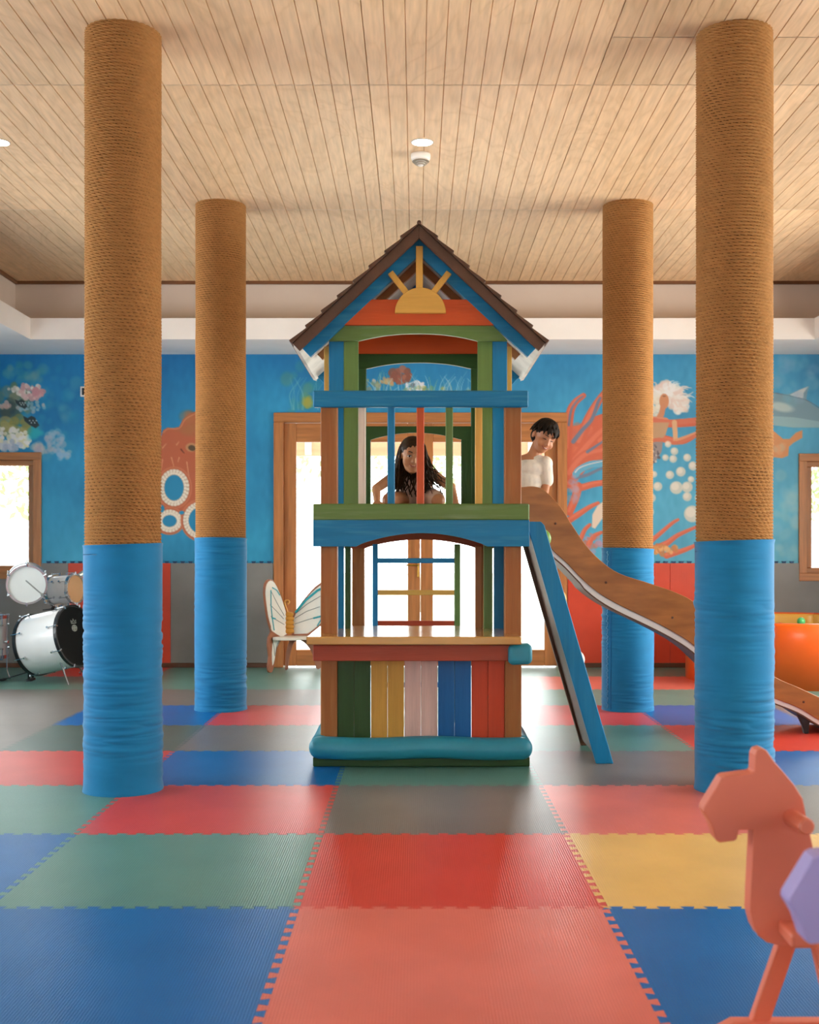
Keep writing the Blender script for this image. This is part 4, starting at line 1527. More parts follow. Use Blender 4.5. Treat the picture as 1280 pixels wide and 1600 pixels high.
for i in range(8):
    t0 = 2 * PI * i / 8 + 0.25
    t1 = t0 + 2 * PI / 8
    fix(arc_wall(t0 + 0.001, t1 - 0.001, -0.09, 0.0, 0.0, PHT).build('side_panel', M_or, pit, smooth=True))
    fix(arc_wall(t0, t1, -0.115, -0.092, 0.0, PHT - 0.012).build('lining', M_yl, pit, smooth=True))
MB().prism([(PCX + (PRX - 0.1) * math.cos(t), PCY + (PRY - 0.1) * math.sin(t)) for t in np.linspace(0, 2 * PI, 40, endpoint=False)], 0.002, 0.03, 'xy').build('floor_cushion', M_yl, pit)


def in_pit(x, y, d):
    return ((x - PCX) / (PRX - 0.115 - d)) ** 2 + ((y - PCY) / (PRY - 0.115 - d)) ** 2 < 1


BALLC = [('green', '4DB36A'), ('red', 'D8432E'), ('yellow', 'E9C23E'), ('blue', '2E82C4'), ('orange', 'EE7A2A')]
BM = {}
BR = random.Random(9)
bx = []
for zz in (0.075, 0.19, 0.305, 0.42):
    top = zz > 0.4
    for gx_ in np.arange(2.84, 3.56, 0.092 if top else 0.3):
        for gy_ in np.arange(10.85, 11.5, 0.12 if top else 0.5):
            x, y = gx_ + BR.uniform(-0.006, 0.006), gy_ + BR.uniform(-0.02, 0.02)
            if not in_pit(x, y, 0.04):
                continue
            if top:
                bx.append((x, y, zz + BR.choice((0, 0, 0, 0.012))))
bx.append((X(1252, 10.3), 10.3, Z(971, 10.3)))
# the mass of balls below the surface
b = MB()
for x in np.arange(2.5, 4.25, 0.09):
    for y in np.arange(9.8, 11.6, 0.09):
        if in_pit(x, y, 0.038):
            b.ball((x, y, 0.345 + BR.uniform(-0.006, 0.004)), 0.036, 8, 5)
M_mix = bpy.data.materials.new('mixed_ball_plastic')
M_mix.use_nodes = True
nn_ = M_mix.node_tree
g_ = nn_.nodes.new('ShaderNodeNewGeometry')
rp_ = nn_.nodes.new('ShaderNodeValToRGB')
rp_.color_ramp.interpolation = 'CONSTANT'
for k_, (n_, h_) in enumerate(BALLC):
    e_ = rp_.color_ramp.elements[k_] if k_ < 2 else rp_.color_ramp.elements.new(k_ / 5)
    e_.position = k_ / 5
    e_.color = (*lin(h_), 1)
nn_.links.new(g_.outputs['Random Per Island'], rp_.inputs[0])
nn_.links.new(rp_.outputs[0], nn_.nodes['Principled BSDF'].inputs['Base Color'])
mass = b.build('ball_fill', M_mix, pit, smooth=True)
mass['kind'] = 'stuff'
proto = None
for i, (x, y, z) in enumerate(bx):
    nm, hx = BALLC[0] if i == len(bx) - 1 else BR.choice(BALLC)
    if proto is None:
        proto = MB().ball((0, 0, 0), 0.035, 16, 10).mesh('plastic_ball')
        proto.polygons.foreach_set('use_smooth', np.ones(len(proto.polygons), dtype=bool))
        proto.materials.append(mat('ball_green', '4DB36A', 0.35, 0.03))
    o = bpy.data.objects.new('plastic_ball', proto)
    COL.objects.link(o)
    o.location = (x, y, z)
    own_mat(o, mat('ball_' + nm, hx, 0.35, 0.03))
    if i == len(bx) - 1:
        tag(o, 'green plastic ball riding highest above the front rim of the ball pit', 'ball', 'balls in the ball pit')
    else:
        tag(o, '%s plastic ball lying in the top layer of the orange ball pit' % nm, 'ball', '%s balls in the ball pit' % nm)

# ================================================================== DRUM KIT
M_shell = mat('white_drum_wrap', 'E2E4E2', 0.25, 0.03, 3, coat=0.5)
M_skin_w = mat('frosted_drum_skin', 'DCE4E2', 0.5, 0.04, 5)
M_skin_t = mat('tan_drum_inside', 'D9A878', 0.5, 0.08, 5)
M_hoop = mat('black_drum_hoop', '16181A', 0.3, 0.1, 5)


def axis_matrix(c, a):
    a = Vector(a).normalized()
    return Matrix.Translation(c) @ a.to_track_quat('Z', 'Y').to_matrix().to_4x4()


def drum(name, label, c, a, r, L, nl, hoop, skin_f, skin_b, cat='drum'):
    t = empty(name, c, label, cat)
    M = axis_matrix(c, a)
    h = L / 2
    MB().lathe([(r, -h), (r, h)], 40, M, False).build('shell', M_shell, t, smooth=True)
    for s, sk in ((1, skin_f), (-1, skin_b)):
        e = s * h
        o = MB().lathe([(r + 0.002, e - s * 0.018), (r + 0.012, e - s * 0.018), (r + 0.012, e + s * 0.012), (r - 0.004, e + s * 0.012), (r - 0.004, e)], 40, M, False).build('hoop', hoop, t, smooth=False)
        MB().lathe([(0.0001, e + s * 0.001), (r - 0.003, e + s * 0.001)], 40, M, False).build('drum_skin', sk, t)
    for k in range(nl):
        an = 2 * PI * (k + 0.5) / nl
        ca, sa = math.cos(an), math.sin(an)
        for s in (1, -1):
            p = lambda rr_, z: M @ Vector((rr_ * ca, rr_ * sa, z))
            b = MB()
            b.tube([p(r + 0.018, s * (h + 0.016)), p(r + 0.018, s * (h - 0.075))], 0.004, 6)
            b.tube([p(r, s * (h - 0.075)), p(r + 0.024, s * (h - 0.075))], 0.009, 8)
            b.tube([p(r - 0.002, s * (h + 0.016)), p(r + 0.026, s * (h + 0.016))], 0.007, 6)
            b.build('lug', M_chrome, t)
    return t, M


bc = Vector((X(86, 10.4), 10.4, Z(1001, 10.4)))
ba = Vector((0.93, -0.36, 0.21))
bd, MBD = drum('bass_drum', 'big white bass drum with a black front skin half behind the near left column', bc, ba, 0.262, 0.44, 8, M_hoop, mat('black_drum_skin', '0A0D0C', 0.6, 0.05, spec=0.15), M_skin_w)
# emblem printed on the black skin: a small crest over a round scroll
eb = MB()


def em(pts, w=0.0035):
    P = [MBD @ Vector((p[0], p[1], 0.2225)) for p in pts]
    eb.tube(P, w, 5)


# local axes of the skin: find screen-up inside the plane
inv = MBD.to_3x3().inverted()
upv = inv @ Vector((0, 0, 1))
upv.z = 0
upv.normalize()
rtv = Vector((-upv.y, upv.x, 0))
if (MBD.to_3x3() @ rtv).x < 0:
    rtv = -rtv
ec = upv * 0.10 + rtv * 0.0


def ev(u, v):
    q = ec + rtv * u + upv * v
    return (q.x, q.y)


em([ev(0.032 * math.cos(t), -0.03 + 0.026 * math.sin(t)) for t in np.linspace(0, 2 * PI, 18)])
em([ev(0.018 * math.cos(t), -0.03 + 0.014 * math.sin(t)) for t in np.linspace(0, 2 * PI, 14)], 0.003)
em([ev(-0.03, 0.012), ev(-0.034, 0.04), ev(-0.014, 0.022), ev(0, 0.05), ev(0.014, 0.022), ev(0.034, 0.04), ev(0.03, 0.012), ev(-0.03, 0.012)], 0.003)
em([ev(-0.026, -0.03), ev(0.026, -0.03)], 0.003)
em([ev(0, -0.055), ev(0, -0.005)], 0.003)
eb.build('emblem', mat('pale_print', 'B9C0BA', 0.5), bd)
for (x0, y0, x1, y1, yy) in ((93, 1030, 107, 1069, 10.19), (122, 1040, 139, 1060, 10.55)):
    p0 = Vector((X(x0, yy), yy, Z(y0, yy)))
    p1 = Vector((X(x1, yy - 0.02), yy - 0.02, 0.004))
    MB().tube([p0 + Vector((-0.01, 0.05, 0.03)), p0, p1], [0.014, 0.009, 0.006], 8).ball(p0, 0.022, 10, 6).build('spur_leg', M_chrome, bd)
# kick pedal at the far end
pc = Vector((X(36, 10.55), 10.55, 0))
kp = empty('kick_pedal', pc, 'black kick pedal on the mats behind the bass drum', 'drum pedal')
MB().prism([(pc.x - 0.17, 0.004), (pc.x + 0.06, 0.075), (pc.x + 0.065, 0.085), (pc.x - 0.17, 0.016)], 10.5, 10.59).build('footboard', M_black, kp, 0.002)
MB().box(pc.x + 0.05, pc.x + 0.09, 10.48, 10.61, 0, 0.02).tube([(pc.x + 0.07, 10.49, 0.01), (pc.x + 0.07, 10.49, 0.14)], 0.01).tube([(pc.x + 0.07, 10.60, 0.01), (pc.x + 0.07, 10.60, 0.14)], 0.01).tube([(pc.x + 0.07, 10.48, 0.14), (pc.x + 0.07, 10.61, 0.14)], 0.008).build('frame', M_black, kp)
MB().tube([(pc.x + 0.07, 10.545, 0.14), (pc.x + 0.02, 10.545, 0.235)], 0.005).ball((pc.x + 0.02, 10.545, 0.24), 0.022, 12, 8).build('beater', mat('felt_white', 'E8E4DC', 0.9), kp)
MB().box(pc.x - 0.19, pc.x - 0.16, 10.49, 10.60, 0.0, 0.018).build('heel_plate', M_black, kp, 0.002)

t1, MT1 = drum('tom_drum', 'white tom drum tilted to show its clear lower skin, left of the other tom', Vector((X(42, 10.3), 10.3, Z(911, 10.3))), (0.30, -0.93, -0.10), 0.158, 0.2, 6, M_chrome, M_skin_w, M_skin_w)
MB().tube([MT1 @ Vector((-0.03, 0.0, 0.108)), MT1 @ Vector((0.1, -0.09, 0.108))], 0.006, 6).tube([(X(40, 10.2), 10.19, Z(908, 10.2)), (X(67, 10.2), 10.19, Z(931, 10.2))], 0.006, 6).build('mount_rod', mat('grey_rod', '8C9492', 0.4, metal=0.5), t1) if False else \
    MB().tube([(X(40, 10.16), 10.165, Z(907, 10.16)), (X(66, 10.16), 10.175, Z(930, 10.16))], 0.006, 6).ball((X(65, 10.16), 10.17, Z(929, 10.16)), 0.014, 8, 6).build('mount_rod', mat('grey_rod', '8C9492', 0.4, metal=0.5), t1)
t2, MT2 = drum('tom_drum', 'white tom drum showing its tan inside, right of the clear-skinned tom', Vector((X(101, 10.62), 10.62, Z(921, 10.62))), (0.93, -0.34, 0.06), 0.125, 0.22, 6, M_chrome, M_skin_t, M_skin_w)
hp = [Vector((X(72, 10.36), 10.36, Z(940, 10.36))), Vector((X(90, 10.4), 10.4, Z(948, 10.4))), Vector((X(84, 10.45), 10.45, Z(962, 10.45)))]
th_ = empty('tom_holder', (hp[2].x, hp[2].y, hp[2].z), 'chrome double tom holder standing on top of the bass drum', 'drum hardware')
MB().tube([hp[2], hp[2] + Vector((0, 0, 0.09))], 0.012).build('post', M_chrome, th_)
MB().tube([hp[2] + Vector((0, 0, 0.085)), hp[0], Vector((X(60, 10.36), 10.36, Z(925, 10.36)))], 0.009).ball(hp[0], 0.02, 8, 6).build('arm', M_chrome, th_)
MB().tube([hp[2] + Vector((0, 0, 0.085)), Vector((X(96, 10.5), 10.5, Z(943, 10.5)))], 0.009).ball(hp[1], 0.017, 8, 6).build('arm', M_chrome, th_)
MB().ball(hp[2] + Vector((0, -0.01, 0.06)), 0.024, 8, 6).tube([hp[2] + Vector((-0.09, -0.02, 0.05)), hp[2] + Vector((0, -0.01, 0.06))], 0.006).build('clamp', M_black, th_)
fx_, fy_ = X(9, 10.7) - 0.2, 10.7
ft, MF = drum('floor_tom', 'white floor tom cut off by the left edge of the photo', Vector((fx_, fy_, 0.375)), (0, 0, 1), 0.195, 0.36, 8, M_chrome, M_skin_w, M_skin_w)
for k in range(3):
    an = 2 * PI * k / 3 - 0.15
    p = lambda rr_, z: (fx_ + rr_ * math.cos(an), fy_ + rr_ * math.sin(an), z)
    MB().tube([p(0.225, 0.5), p(0.225, 0.08), p(0.25, 0.005)], 0.006, 8).tube([p(0.195, 0.33), p(0.236, 0.33)], 0.014, 8).ball(p(0.25, 0.014), 0.014, 8, 6).build('leg', M_chrome, ft)
cxm, cym, czm = X(152, 10.95), 10.95, Z(884, 10.95)
cy = empty('cymbal_stand', (cxm, cym, 0), 'bronze cymbal on a stand peeping out left of the near left column', 'cymbal')
Mc = Matrix.Translation((cxm, cym, czm)) @ Matrix.Rotation(-0.42, 4, 'Y') @ Matrix.Rotation(0.25, 4, 'X')
MB().lathe([(0.0001, 0.03), (0.02, 0.028), (0.04, 0.014), (0.12, 0.006), (0.215, -0.004), (0.215, -0.006), (0.12, 0.003), (0.04, 0.010), (0.0001, 0.012)], 32, Mc, False).build('cymbal', mat('pale_bronze', 'E3D3B4', 0.3, 0.1, metal=0.8), cy, smooth=True)
MB().tube([(cxm, cym, 0.05), (cxm, cym, czm + 0.06)], 0.009).build('pole', M_chrome, cy)
for k in range(3):
    an = 2 * PI * k / 3 + 0.5
    MB().tube([(cxm, cym, 0.28), (cxm + 0.22 * math.cos(an), cym + 0.22 * math.sin(an), 0.012)], 0.007).ball((cxm + 0.22 * math.cos(an), cym + 0.22 * math.sin(an), 0.013), 0.013, 8, 6).build('leg', M_chrome, cy)

# ================================================================== BUTTERFLY BENCH
Yb = 11.43
H = Vector((X(452, Yb), Yb))
bb = empty('butterfly_bench', (H.x, Yb, 0), 'small childs bench with painted white and teal butterfly wings beside the glass doors', 'bench')
M_rim = mat('bench_brown_edge', '9A5F42', 0.45, 0.15, 8)
M_wing = mat('bench_white_paint', 'E6E0D4', 0.4, 0.05, 6, wear=('BFD8DC', 0.6, 7))
M_teal = mat('bench_teal_paint', '2FA3AE', 0.45, 0.1, 8)
M_vein = mat('bench_dark_vein', '3E4A4C', 0.5)


class Board:
    """upright board hinged at H running in direction d; u along it, z up, front face at +n"""

    def __init__(s, d):
        s.d = Vector(d).normalized()
        s.n = Vector((s.d.y, -s.d.x)) if s.d.x > 0 else Vector((-s.d.y, s.d.x))
        if s.n.y > 0:
            s.n = -s.n

    def uz(s, px, py):
        """(u, z) of the board point seen at this photo pixel"""
        k = (px - VX) / F
        u = (H.x - k * Yb) / (k * s.d.y - s.d.x)
        y = Yb + s.d.y * u
        return (u, Z(py, y))

    def plate(s, pts, n0, n1, name, m, par, bev=0.0):
        b = MB()
        poly = [tuple(p) for p in pts]
        k = len(poly)
        vs = []
        for nn in (n0, n1):
            for (u, z) in poly:
                q = H + s.d * u + s.n * nn
                vs.append((q.x, q.y, z))
        fs = [tuple(range(k)), tuple(range(2 * k - 1, k - 1, -1))] + [(i, k + i, k + (i + 1) % k, (i + 1) % k) for i in range(k)]
        b.add(vs, fs)
        o = b.build(name, m, par, bev)
        bm = bmesh.new()
        bm.from_mesh(o.data)
        bmesh.ops.recalc_face_normals(bm, faces=bm.faces[:])
        bm.to_mesh(o.data)
        bm.free()
        return o

    def line(s, pts, nn, r, name, m, par):
        P = []
        for (u, z) in pts:
            q = H + s.d * u + s.n * nn
            P.append((q.x, q.y, z))
        return MB().tube(P, r, 5).build(name, m, par)


def shrink(pts, k):
    c = Vector((sum(p[0] for p in pts) / len(pts), sum(p[1] for p in pts) / len(pts)))
    return [tuple(c + (Vector(p) - c) * k) for p in pts]


BL = Board((-0.55, -0.835))
ol = [(450, 992), (449, 965), (444, 945), (437, 925), (429, 909), (422, 905), (416, 911), (414, 925), (416, 945), (419, 965), (423, 980), (425, 988), (421, 996), (420, 1010), (422, 1026), (420, 1040), (421, 1050), (426, 1050), (430, 1035), (433, 1015), (441, 998)]
wl_ = [BL.uz(*p) for p in fine(ol, 2)]
lw = BL.plate(wl_, -0.028, 0.0, 'wing_panel', M_rim, bb, 0.003)
BL.plate(shrink([BL.uz(*p) for p in fine(ol[:12] + [ol[-1]], 2)], 0.95), -0.001, 0.002, 'painted_face', M_wing, lw)
BL.plate(shrink([BL.uz(*p) for p in fine([(426, 996), (438, 999), (432, 1012), (429, 1032), (425, 1044), (424, 1020)], 2)], 0.85), -0.001, 0.002, 'painted_leg', M_wing, lw)
for pts, m, r in (([(425, 918), (432, 922), (437, 930)], M_teal, 0.006), ([(423, 922), (423, 945), (425, 965), (428, 985)], M_teal, 0.006), ([(424, 925), (433, 943), (444, 962)], M_vein, 0.0025), ([(422, 945), (432, 955), (443, 967)], M_vein, 0.0025),
                  ([(423, 963), (434, 970), (444, 976)], M_vein, 0.0025), ([(424, 965), (430, 967)], M_teal, 0.008), ([(425, 998), (428, 1012), (429, 1025)], M_vein, 0.0025), ([(436, 1000), (432, 1010), (430, 1022)], M_vein, 0.0025)):
    BL.line([BL.uz(*p) for p in pts], 0.003, r, 'wing_vein', m, lw)
BRB = Board((0.97, -0.24))
orr = [(456, 994), (456, 966), (466, 948), (480, 930), (492, 917), (504, 909), (516, 906), (524, 912), (526, 930), (522, 950), (514, 968), (505, 977), (500, 990), (500, 1008), (503, 1030), (500, 1044), (494, 1044), (491, 1030), (484, 1014), (474, 1003), (464, 1000), (457, 1008), (451, 1028), (449, 1045), (445, 1045), (447, 1020), (452, 1000)]
wr_ = [BRB.uz(*p) for p in fine(orr, 2)]
rw = BRB.plate(wr_, -0.028, 0.0, 'wing_panel', M_rim, bb, 0.003)
BRB.plate(shrink([BRB.uz(*p) for p in fine([(458, 993), (457, 968), (467, 950), (480, 932), (493, 919), (505, 911), (516, 909), (522, 914), (523, 930), (519, 949), (511, 966), (502, 975), (490, 985), (480, 992)], 2)], 0.95), -0.001, 0.002, 'painted_face', M_wing, rw)
for pts, m, r in (([(462, 957), (478, 938), (496, 923), (515, 914)], M_teal, 0.012), ([(463, 958), (480, 944), (500, 932), (518, 925)], M_vein, 0.0025), ([(461, 966), (480, 955), (500, 948)], M_vein, 0.0025), ([(461, 975), (482, 968), (500, 963)], M_vein, 0.0025),
                  ([(490, 966), (498, 964), (506, 962)], M_teal, 0.009), ([(496, 978), (502, 968), (508, 955)], M_teal, 0.006)):
    BRB.line([BRB.uz(*p) for p in pts], 0.003, r, 'wing_vein', m, rw)
# seat between the wings
hz_ = Z(995, 11.25)
a = H + BL.d * 0.26
c = H + BRB.d * 0.30
sp = [(H.x, H.y - 0.01), (a.x + 0.01, a.y)]
for k in range(1, 8):
    t = k / 8
    q = (a * (1 - t) ** 2 + (H + Vector((0.02, -0.36))) * 2 * t * (1 - t) + c * t * t)
    sp.append((q.x, q.y))
sp.append((c.x, c.y - 0.005))
MB().prism(sp, hz_ - 0.03, hz_, 'xy').build('seat', mat('bench_seat_paint', 'DED3C4', 0.35, 0.05), bb, 0.006, 2)
# scalloped body and curled feeler
bo = MB()
for k in range(5):
    z = Z(986 - k * 6.5, Yb - 0.03)
    bo.ball((H.x + 0.002, Yb - 0.035, z), (0.05 - 0.004 * (k == 4), 0.018, 0.026), 16, 8)
M_by = mat('bench_yellow_body', 'C98B2F', 0.5, 0.15, 10)
body = bo.build('butterfly_body', M_by, bb, smooth=True)
fe = [(450, 962), (449, 955), (447, 949), (445, 943), (446, 939), (450, 938), (452, 941), (449, 944)]
MB().tube([(X(p, Yb - 0.03), Yb - 0.03, Z(q, Yb - 0.03)) for p, q in fine(fe, 3)], 0.008, 6).build('feeler', mat('bench_feeler', 'D8A048', 0.5), body, smooth=True)

# ================================================================== ROCKING HORSES
YH = 2.72
M_h1, M_h2 = mat('salmon_paint', 'E47C60', 0.42, 0.06, 5, bump=0.12, bscale=30), mat('lilac_paint', 'B2A4E0', 0.42, 0.06, 5, bump=0.12, bscale=30)


def hp_(px, py):
    return (X(px, YH), Z(py, YH))


HO = [(1192, 1170), (1198, 1172), (1212, 1192), (1228, 1210), (1242, 1227), (1255, 1248), (1260, 1273), (1268, 1310), (1275, 1345), (1284, 1372), (1302, 1390), (1330, 1396), (1400, 1396), (1480, 1392), (1530, 1386), (1560, 1392),
      (1572, 1420), (1566, 1460), (1540, 1480), (1400, 1482), (1300, 1480), (1222, 1479), (1199, 1473), (1186, 1463), (1178, 1449), (1172, 1425), (1174, 1380), (1178, 1297), (1155, 1297), (1152, 1311), (1148, 1314), (1125, 1317), (1119, 1313), (1111, 1288), (1099, 1268),
      (1100, 1262), (1128, 1216), (1134, 1213), (1176, 1208), (1179, 1205), (1180, 1180), (1184, 1172)]
horse = empty('toy_horse', (0.95, YH + 0.02, 0), 'salmon pink wooden toy horse in the lower right corner with a peg handle', 'toy horse')
MB().prism([hp_(*p) for p in HO], YH, YH + 0.05).build('horse_body', M_h1, horse, 0.008, 3)
hx, hz = hp_(1234, 1276)
MB().tube([(hx - 0.002, YH + 0.17, hz + 0.006), (hx, YH + 0.05, hz), (hx + 0.012, YH - 0.08, hz - 0.004), (hx + 0.013, YH - 0.084, hz - 0.004)], [0.019, 0.019, 0.019, 0.015], 16).build('handle_peg', M_h1, horse, smooth=False)
hx, hz = hp_(1238, 1449)
MB().box(hx - 0.032, hx + 0.03, YH - 0.10, YH + 0.15, hz - 0.016, hz + 0.016).build('foot_peg', M_h1, horse, 0.007, 2)
for (xa, xb) in (((1258, 1205), (1286, 1330)), ((1500, 1460), (1540, 1590))):
    pass
LEG = [(1252, 1205, 0.055, 0.085), (1276, 1306, -0.04, -0.07), (1510, 1470, -0.04, -0.07), (1540, 1580, 0.055, 0.085)]
for (pa, pb, ya, yb) in LEG:
    xa, za = hp_(pa, 1462)
    xb = X(pb, YH)
    w = 0.023
    vs, fs = [], [(0, 1, 2, 3), (7, 6, 5, 4), (0, 4, 5, 1), (1, 5, 6, 2), (2, 6, 7, 3), (3, 7, 4, 0)]
    y0, y1 = YH + ya, YH + yb
    t = 0.028
    vs = [(xa - w, y0, za), (xa + w, y0, za), (xb + w, y1, 0.05), (xb - w, y1, 0.05), (xa - w, y0 + t, za), (xa + w, y0 + t, za), (xb + w, y1 + t, 0.05), (xb - w, y1 + t, 0.05)]
    MB().add(vs, fs).build('leg', M_h1, horse, 0.005, 2)
for y0 in (YH - 0.085, YH + 0.075):
    xs = [X(1112, YH + 0.08) + (X(1620, YH) - X(1112, YH)) * i / 14 for i in range(15)]
    tp = [(x, 0.056 - 0.028 * (1 if i in (0, 14) else 0)) for i, x in enumerate(xs)]
    bt = [(x, 0.0 if 0 < i < 14 else 0.012) for i, x in enumerate(xs)]
    MB().strip(tp, bt, y0, y0 + 0.042).build('ground_rail', M_h1, horse, 0.006, 2)
x0, z0 = hp_(1330, 1396)
x1, _ = hp_(1530, 1390)
MB().box(x0, x1, YH - 0.08, YH + 0.13, z0, z0 + 0.025).build('seat', M_h1, horse, 0.008, 2)
MB().box(x1 - 0.03, x1, YH - 0.07, YH + 0.12, z0 + 0.025, z0 + 0.2).build('backrest', M_h1, horse, 0.008, 2)
h2 = copy_tree(horse, None, {M_h1.name: M_h2})
h2.location = (horse.location.x - 0.024, horse.location.y - 0.70, 0)
h2['label'] = 'lilac wooden toy horse nearest the camera, only its nose showing'

# ================================================================== CHILDREN
def grow(name, mb, voxel, m, parent, smooth_it=4, decim=None):
    """one continuous surface grown around overlapping shapes"""
    me = mb.mesh(name + '_raw')
    o = bpy.data.objects.new(name + '_raw', me)
    COL.objects.link(o)
    r = o.modifiers.new('remesh', 'REMESH')
    r.mode = 'VOXEL'
    r.voxel_size = voxel
    s = o.modifiers.new('smooth', 'SMOOTH')
    s.iterations, s.factor = smooth_it, 0.5
    dg = bpy.context.evaluated_depsgraph_get()
    out = bpy.data.meshes.new_from_object(o.evaluated_get(dg))
    bpy.data.objects.remove(o, do_unlink=True)
    out.name = name
    out.materials.clear()
    off = ORG.get(parent, Vector((0, 0, 0)))
    out.transform(Matrix.Translation(-off))
    return link_mesh(name, out, m, parent, True)


def limb(b, pts, rs, n=14):
    b.tube(pts, list(rs), n)
    for p, r in zip(pts, rs):
        b.ball(p, r, n, 10)


def head_skin(b, M):
    for c, r in (((0, 0.014, 0.024), (0.071, 0.084, 0.076)), ((0, -0.016, -0.026), (0.059, 0.060, 0.066)), ((0, -0.046, -0.078), (0.026, 0.024, 0.020)), ((0, -0.02, -0.06), (0.048, 0.05, 0.04)),
                 ((0.032, -0.046, -0.036), (0.026, 0.022, 0.026)), ((-0.032, -0.046, -0.036), (0.026, 0.022, 0.026)), ((0, -0.079, -0.028), (0.0115, 0.014, 0.011)),
                 ((0.009, -0.073, -0.031), (0.007, 0.009, 0.007)), ((-0.009, -0.073, -0.031), (0.007, 0.009, 0.007)), ((0, -0.07, -0.052), (0.020, 0.009, 0.008)),
                 ((0.028, -0.060, 0.022), (0.020, 0.012, 0.007)), ((-0.028, -0.060, 0.022), (0.020, 0.012, 0.007)),
                 ((0.073, 0.012, -0.012), (0.009, 0.018, 0.025)), ((-0.073, 0.012, -0.012), (0.009, 0.018, 0.025))):
        b.ball(c, r, 18, 12, M)
    b.tube([M @ Vector((0, -0.066, 0.012)), M @ Vector((0, -0.080, -0.024))], [0.006, 0.009], 8)


def face_parts(M, par, lid=0.0, smile=1.0):
    tw_ = mat('eye_white', 'E9E4DC', 0.25, 0.02)
    ew = mat('lowered_eyelid', '5A3826', 0.5, 0.05) if lid > 0.5 else mat('eye_white', 'E9E4DC', 0.25, 0.02)
    ir = mat('dark_iris', '1D120C', 0.2, 0.05)
    br = mat('dark_brow', '22160F', 0.8)
    lp = mat('child_lips', 'A8584A', 0.45, 0.06)
    for s in (1, -1):
        e = MB().ball((s * 0.027, -0.0655, 0.001), (0.0125, 0.008, 0.0075 * (1 - lid)), 14, 8, M).build('eye', ew, par, smooth=True)
        MB().ball((s * 0.027, -0.0715, 0.001), (0.0062, 0.0035, 0.0062 * (1 - lid)), 12, 8, M).build('iris', ir, e, smooth=True)
        MB().tube([M @ Vector((s * 0.012, -0.070, 0.004 - lid * 0.005)), M @ Vector((s * 0.027, -0.0745, 0.0085 - lid * 0.009)), M @ Vector((s * 0.042, -0.062, 0.003 - lid * 0.004))], [0.0012, 0.0022, 0.0012], 5).build('eyelash', br, e)
        MB().tube([M @ Vector((s * 0.011, -0.073, 0.023)), M @ Vector((s * 0.028, -0.0715, 0.028)), M @ Vector((s * 0.046, -0.058, 0.022))], [0.0025, 0.003, 0.0014], 6).build('eyebrow', br, par)
    w = 0.021 + 0.004 * smile
    pts = [(-w, -0.067, -0.050 + 0.006 * smile), (-w * 0.5, -0.0775, -0.054), (0, -0.080, -0.055), (w * 0.5, -0.0775, -0.054), (w, -0.067, -0.050 + 0.006 * smile)]
    MB().tube([M @ Vector(p) for p in pts], [0.0015, 0.0034, 0.004, 0.0034, 0.0015], 8).build('lips', lp, par, smooth=True)
    if smile > 0.5:
        MB().tube([M @ Vector((p[0] * 0.7, p[1] - 0.0015, p[2] + 0.0025)) for p in pts[1:-1]], 0.0018, 6).build('teeth', tw_, par)


def hand(b, wrist, tip_dir, side, palm_n, curl=0.6, sc=0.8):
    """palm and five bent fingers; side = direction of the thumb"""
    t = Vector(tip_dir).normalized()
    s = Vector(side)
    s = (s - t * s.dot(t)).normalized()
    n = Vector(palm_n)
    n = (n - t * n.dot(t) - s * n.dot(s)).normalized()
    w = Vector(wrist)
    for k, f in enumerate((-0.5, -0.17, 0.17, 0.5)):
        limb(b, [w + s * f * 0.02 * sc, w + t * 0.055 * sc + s * f * 0.048 * sc], [0.013 * sc, 0.0115 * sc], 10)
        base = w + t * 0.058 * sc + s * f * 0.052 * sc
        L = (0.042, 0.055, 0.060, 0.052)[k] * sc
        p, d = base, t
        pts = [p]
        for j in range(3):
            an = curl * (0.35 + 0.45 * j)
            d2 = (t * math.cos(an) + n * math.sin(an)).normalized()
            p = p + d2 * L * (0.44, 0.32, 0.24)[j]
            pts.append(p)
        limb(b, pts, [0.0078 * sc, 0.0074 * sc, 0.0068 * sc, 0.0058 * sc], 8)
    p0 = w + t * 0.02 * sc + s * 0.022 * sc
    p1 = p0 + (t * 0.5 + s * 0.8 + n * 0.25).normalized() * 0.034 * sc
    p2 = p1 + (t * 0.85 + s * 0.3 + n * 0.35).normalized() * 0.026 * sc
    limb(b, [p0, p1, p2], [0.0105 * sc, 0.0088 * sc, 0.007 * sc], 8)


def strand_hair(b, M, roots, rng, z_end, flare, wave, r0=0.006):
    for (th, up_) in roots:
        x, y = math.sin(th), math.cos(th)
        p0 = Vector((0.072 * x * math.cos(up_), 0.014 + 0.086 * y * math.cos(up_), 0.024 + 0.082 * math.sin(up_)))
        ze = z_end + rng.uniform(-0.05, 0.04)
        fl = flare * rng.uniform(0.5, 1.3)
        ph_ = rng.random() * 6
        pts, rs = [], []
        for k in range(10):
            t = k / 9
            zz = p0.z + (ze - p0.z) * t
            out = 1 + (0.16 if t > 0.08 else 0.06) + fl * t * t
            q = Vector((p0.x * out + wave * math.sin(ph_ + t * 9) * t, (p0.y - 0.014) * out + 0.014 + wave * math.cos(ph_ + t * 7) * t, zz))
            if zz < 0.03:
                m_ = math.hypot(q.x, q.y)
                if m_ < 0.075:
                    q.x *= 0.075 / max(m_, 0.01)
                    q.y *= 0.075 / max(m_, 0.01)
            pts.append(M @ q)
            rs.append(r0 * (1.0 - 0.6 * t) * rng.uniform(0.8, 1.2))
        b.tube(pts, rs, 6)


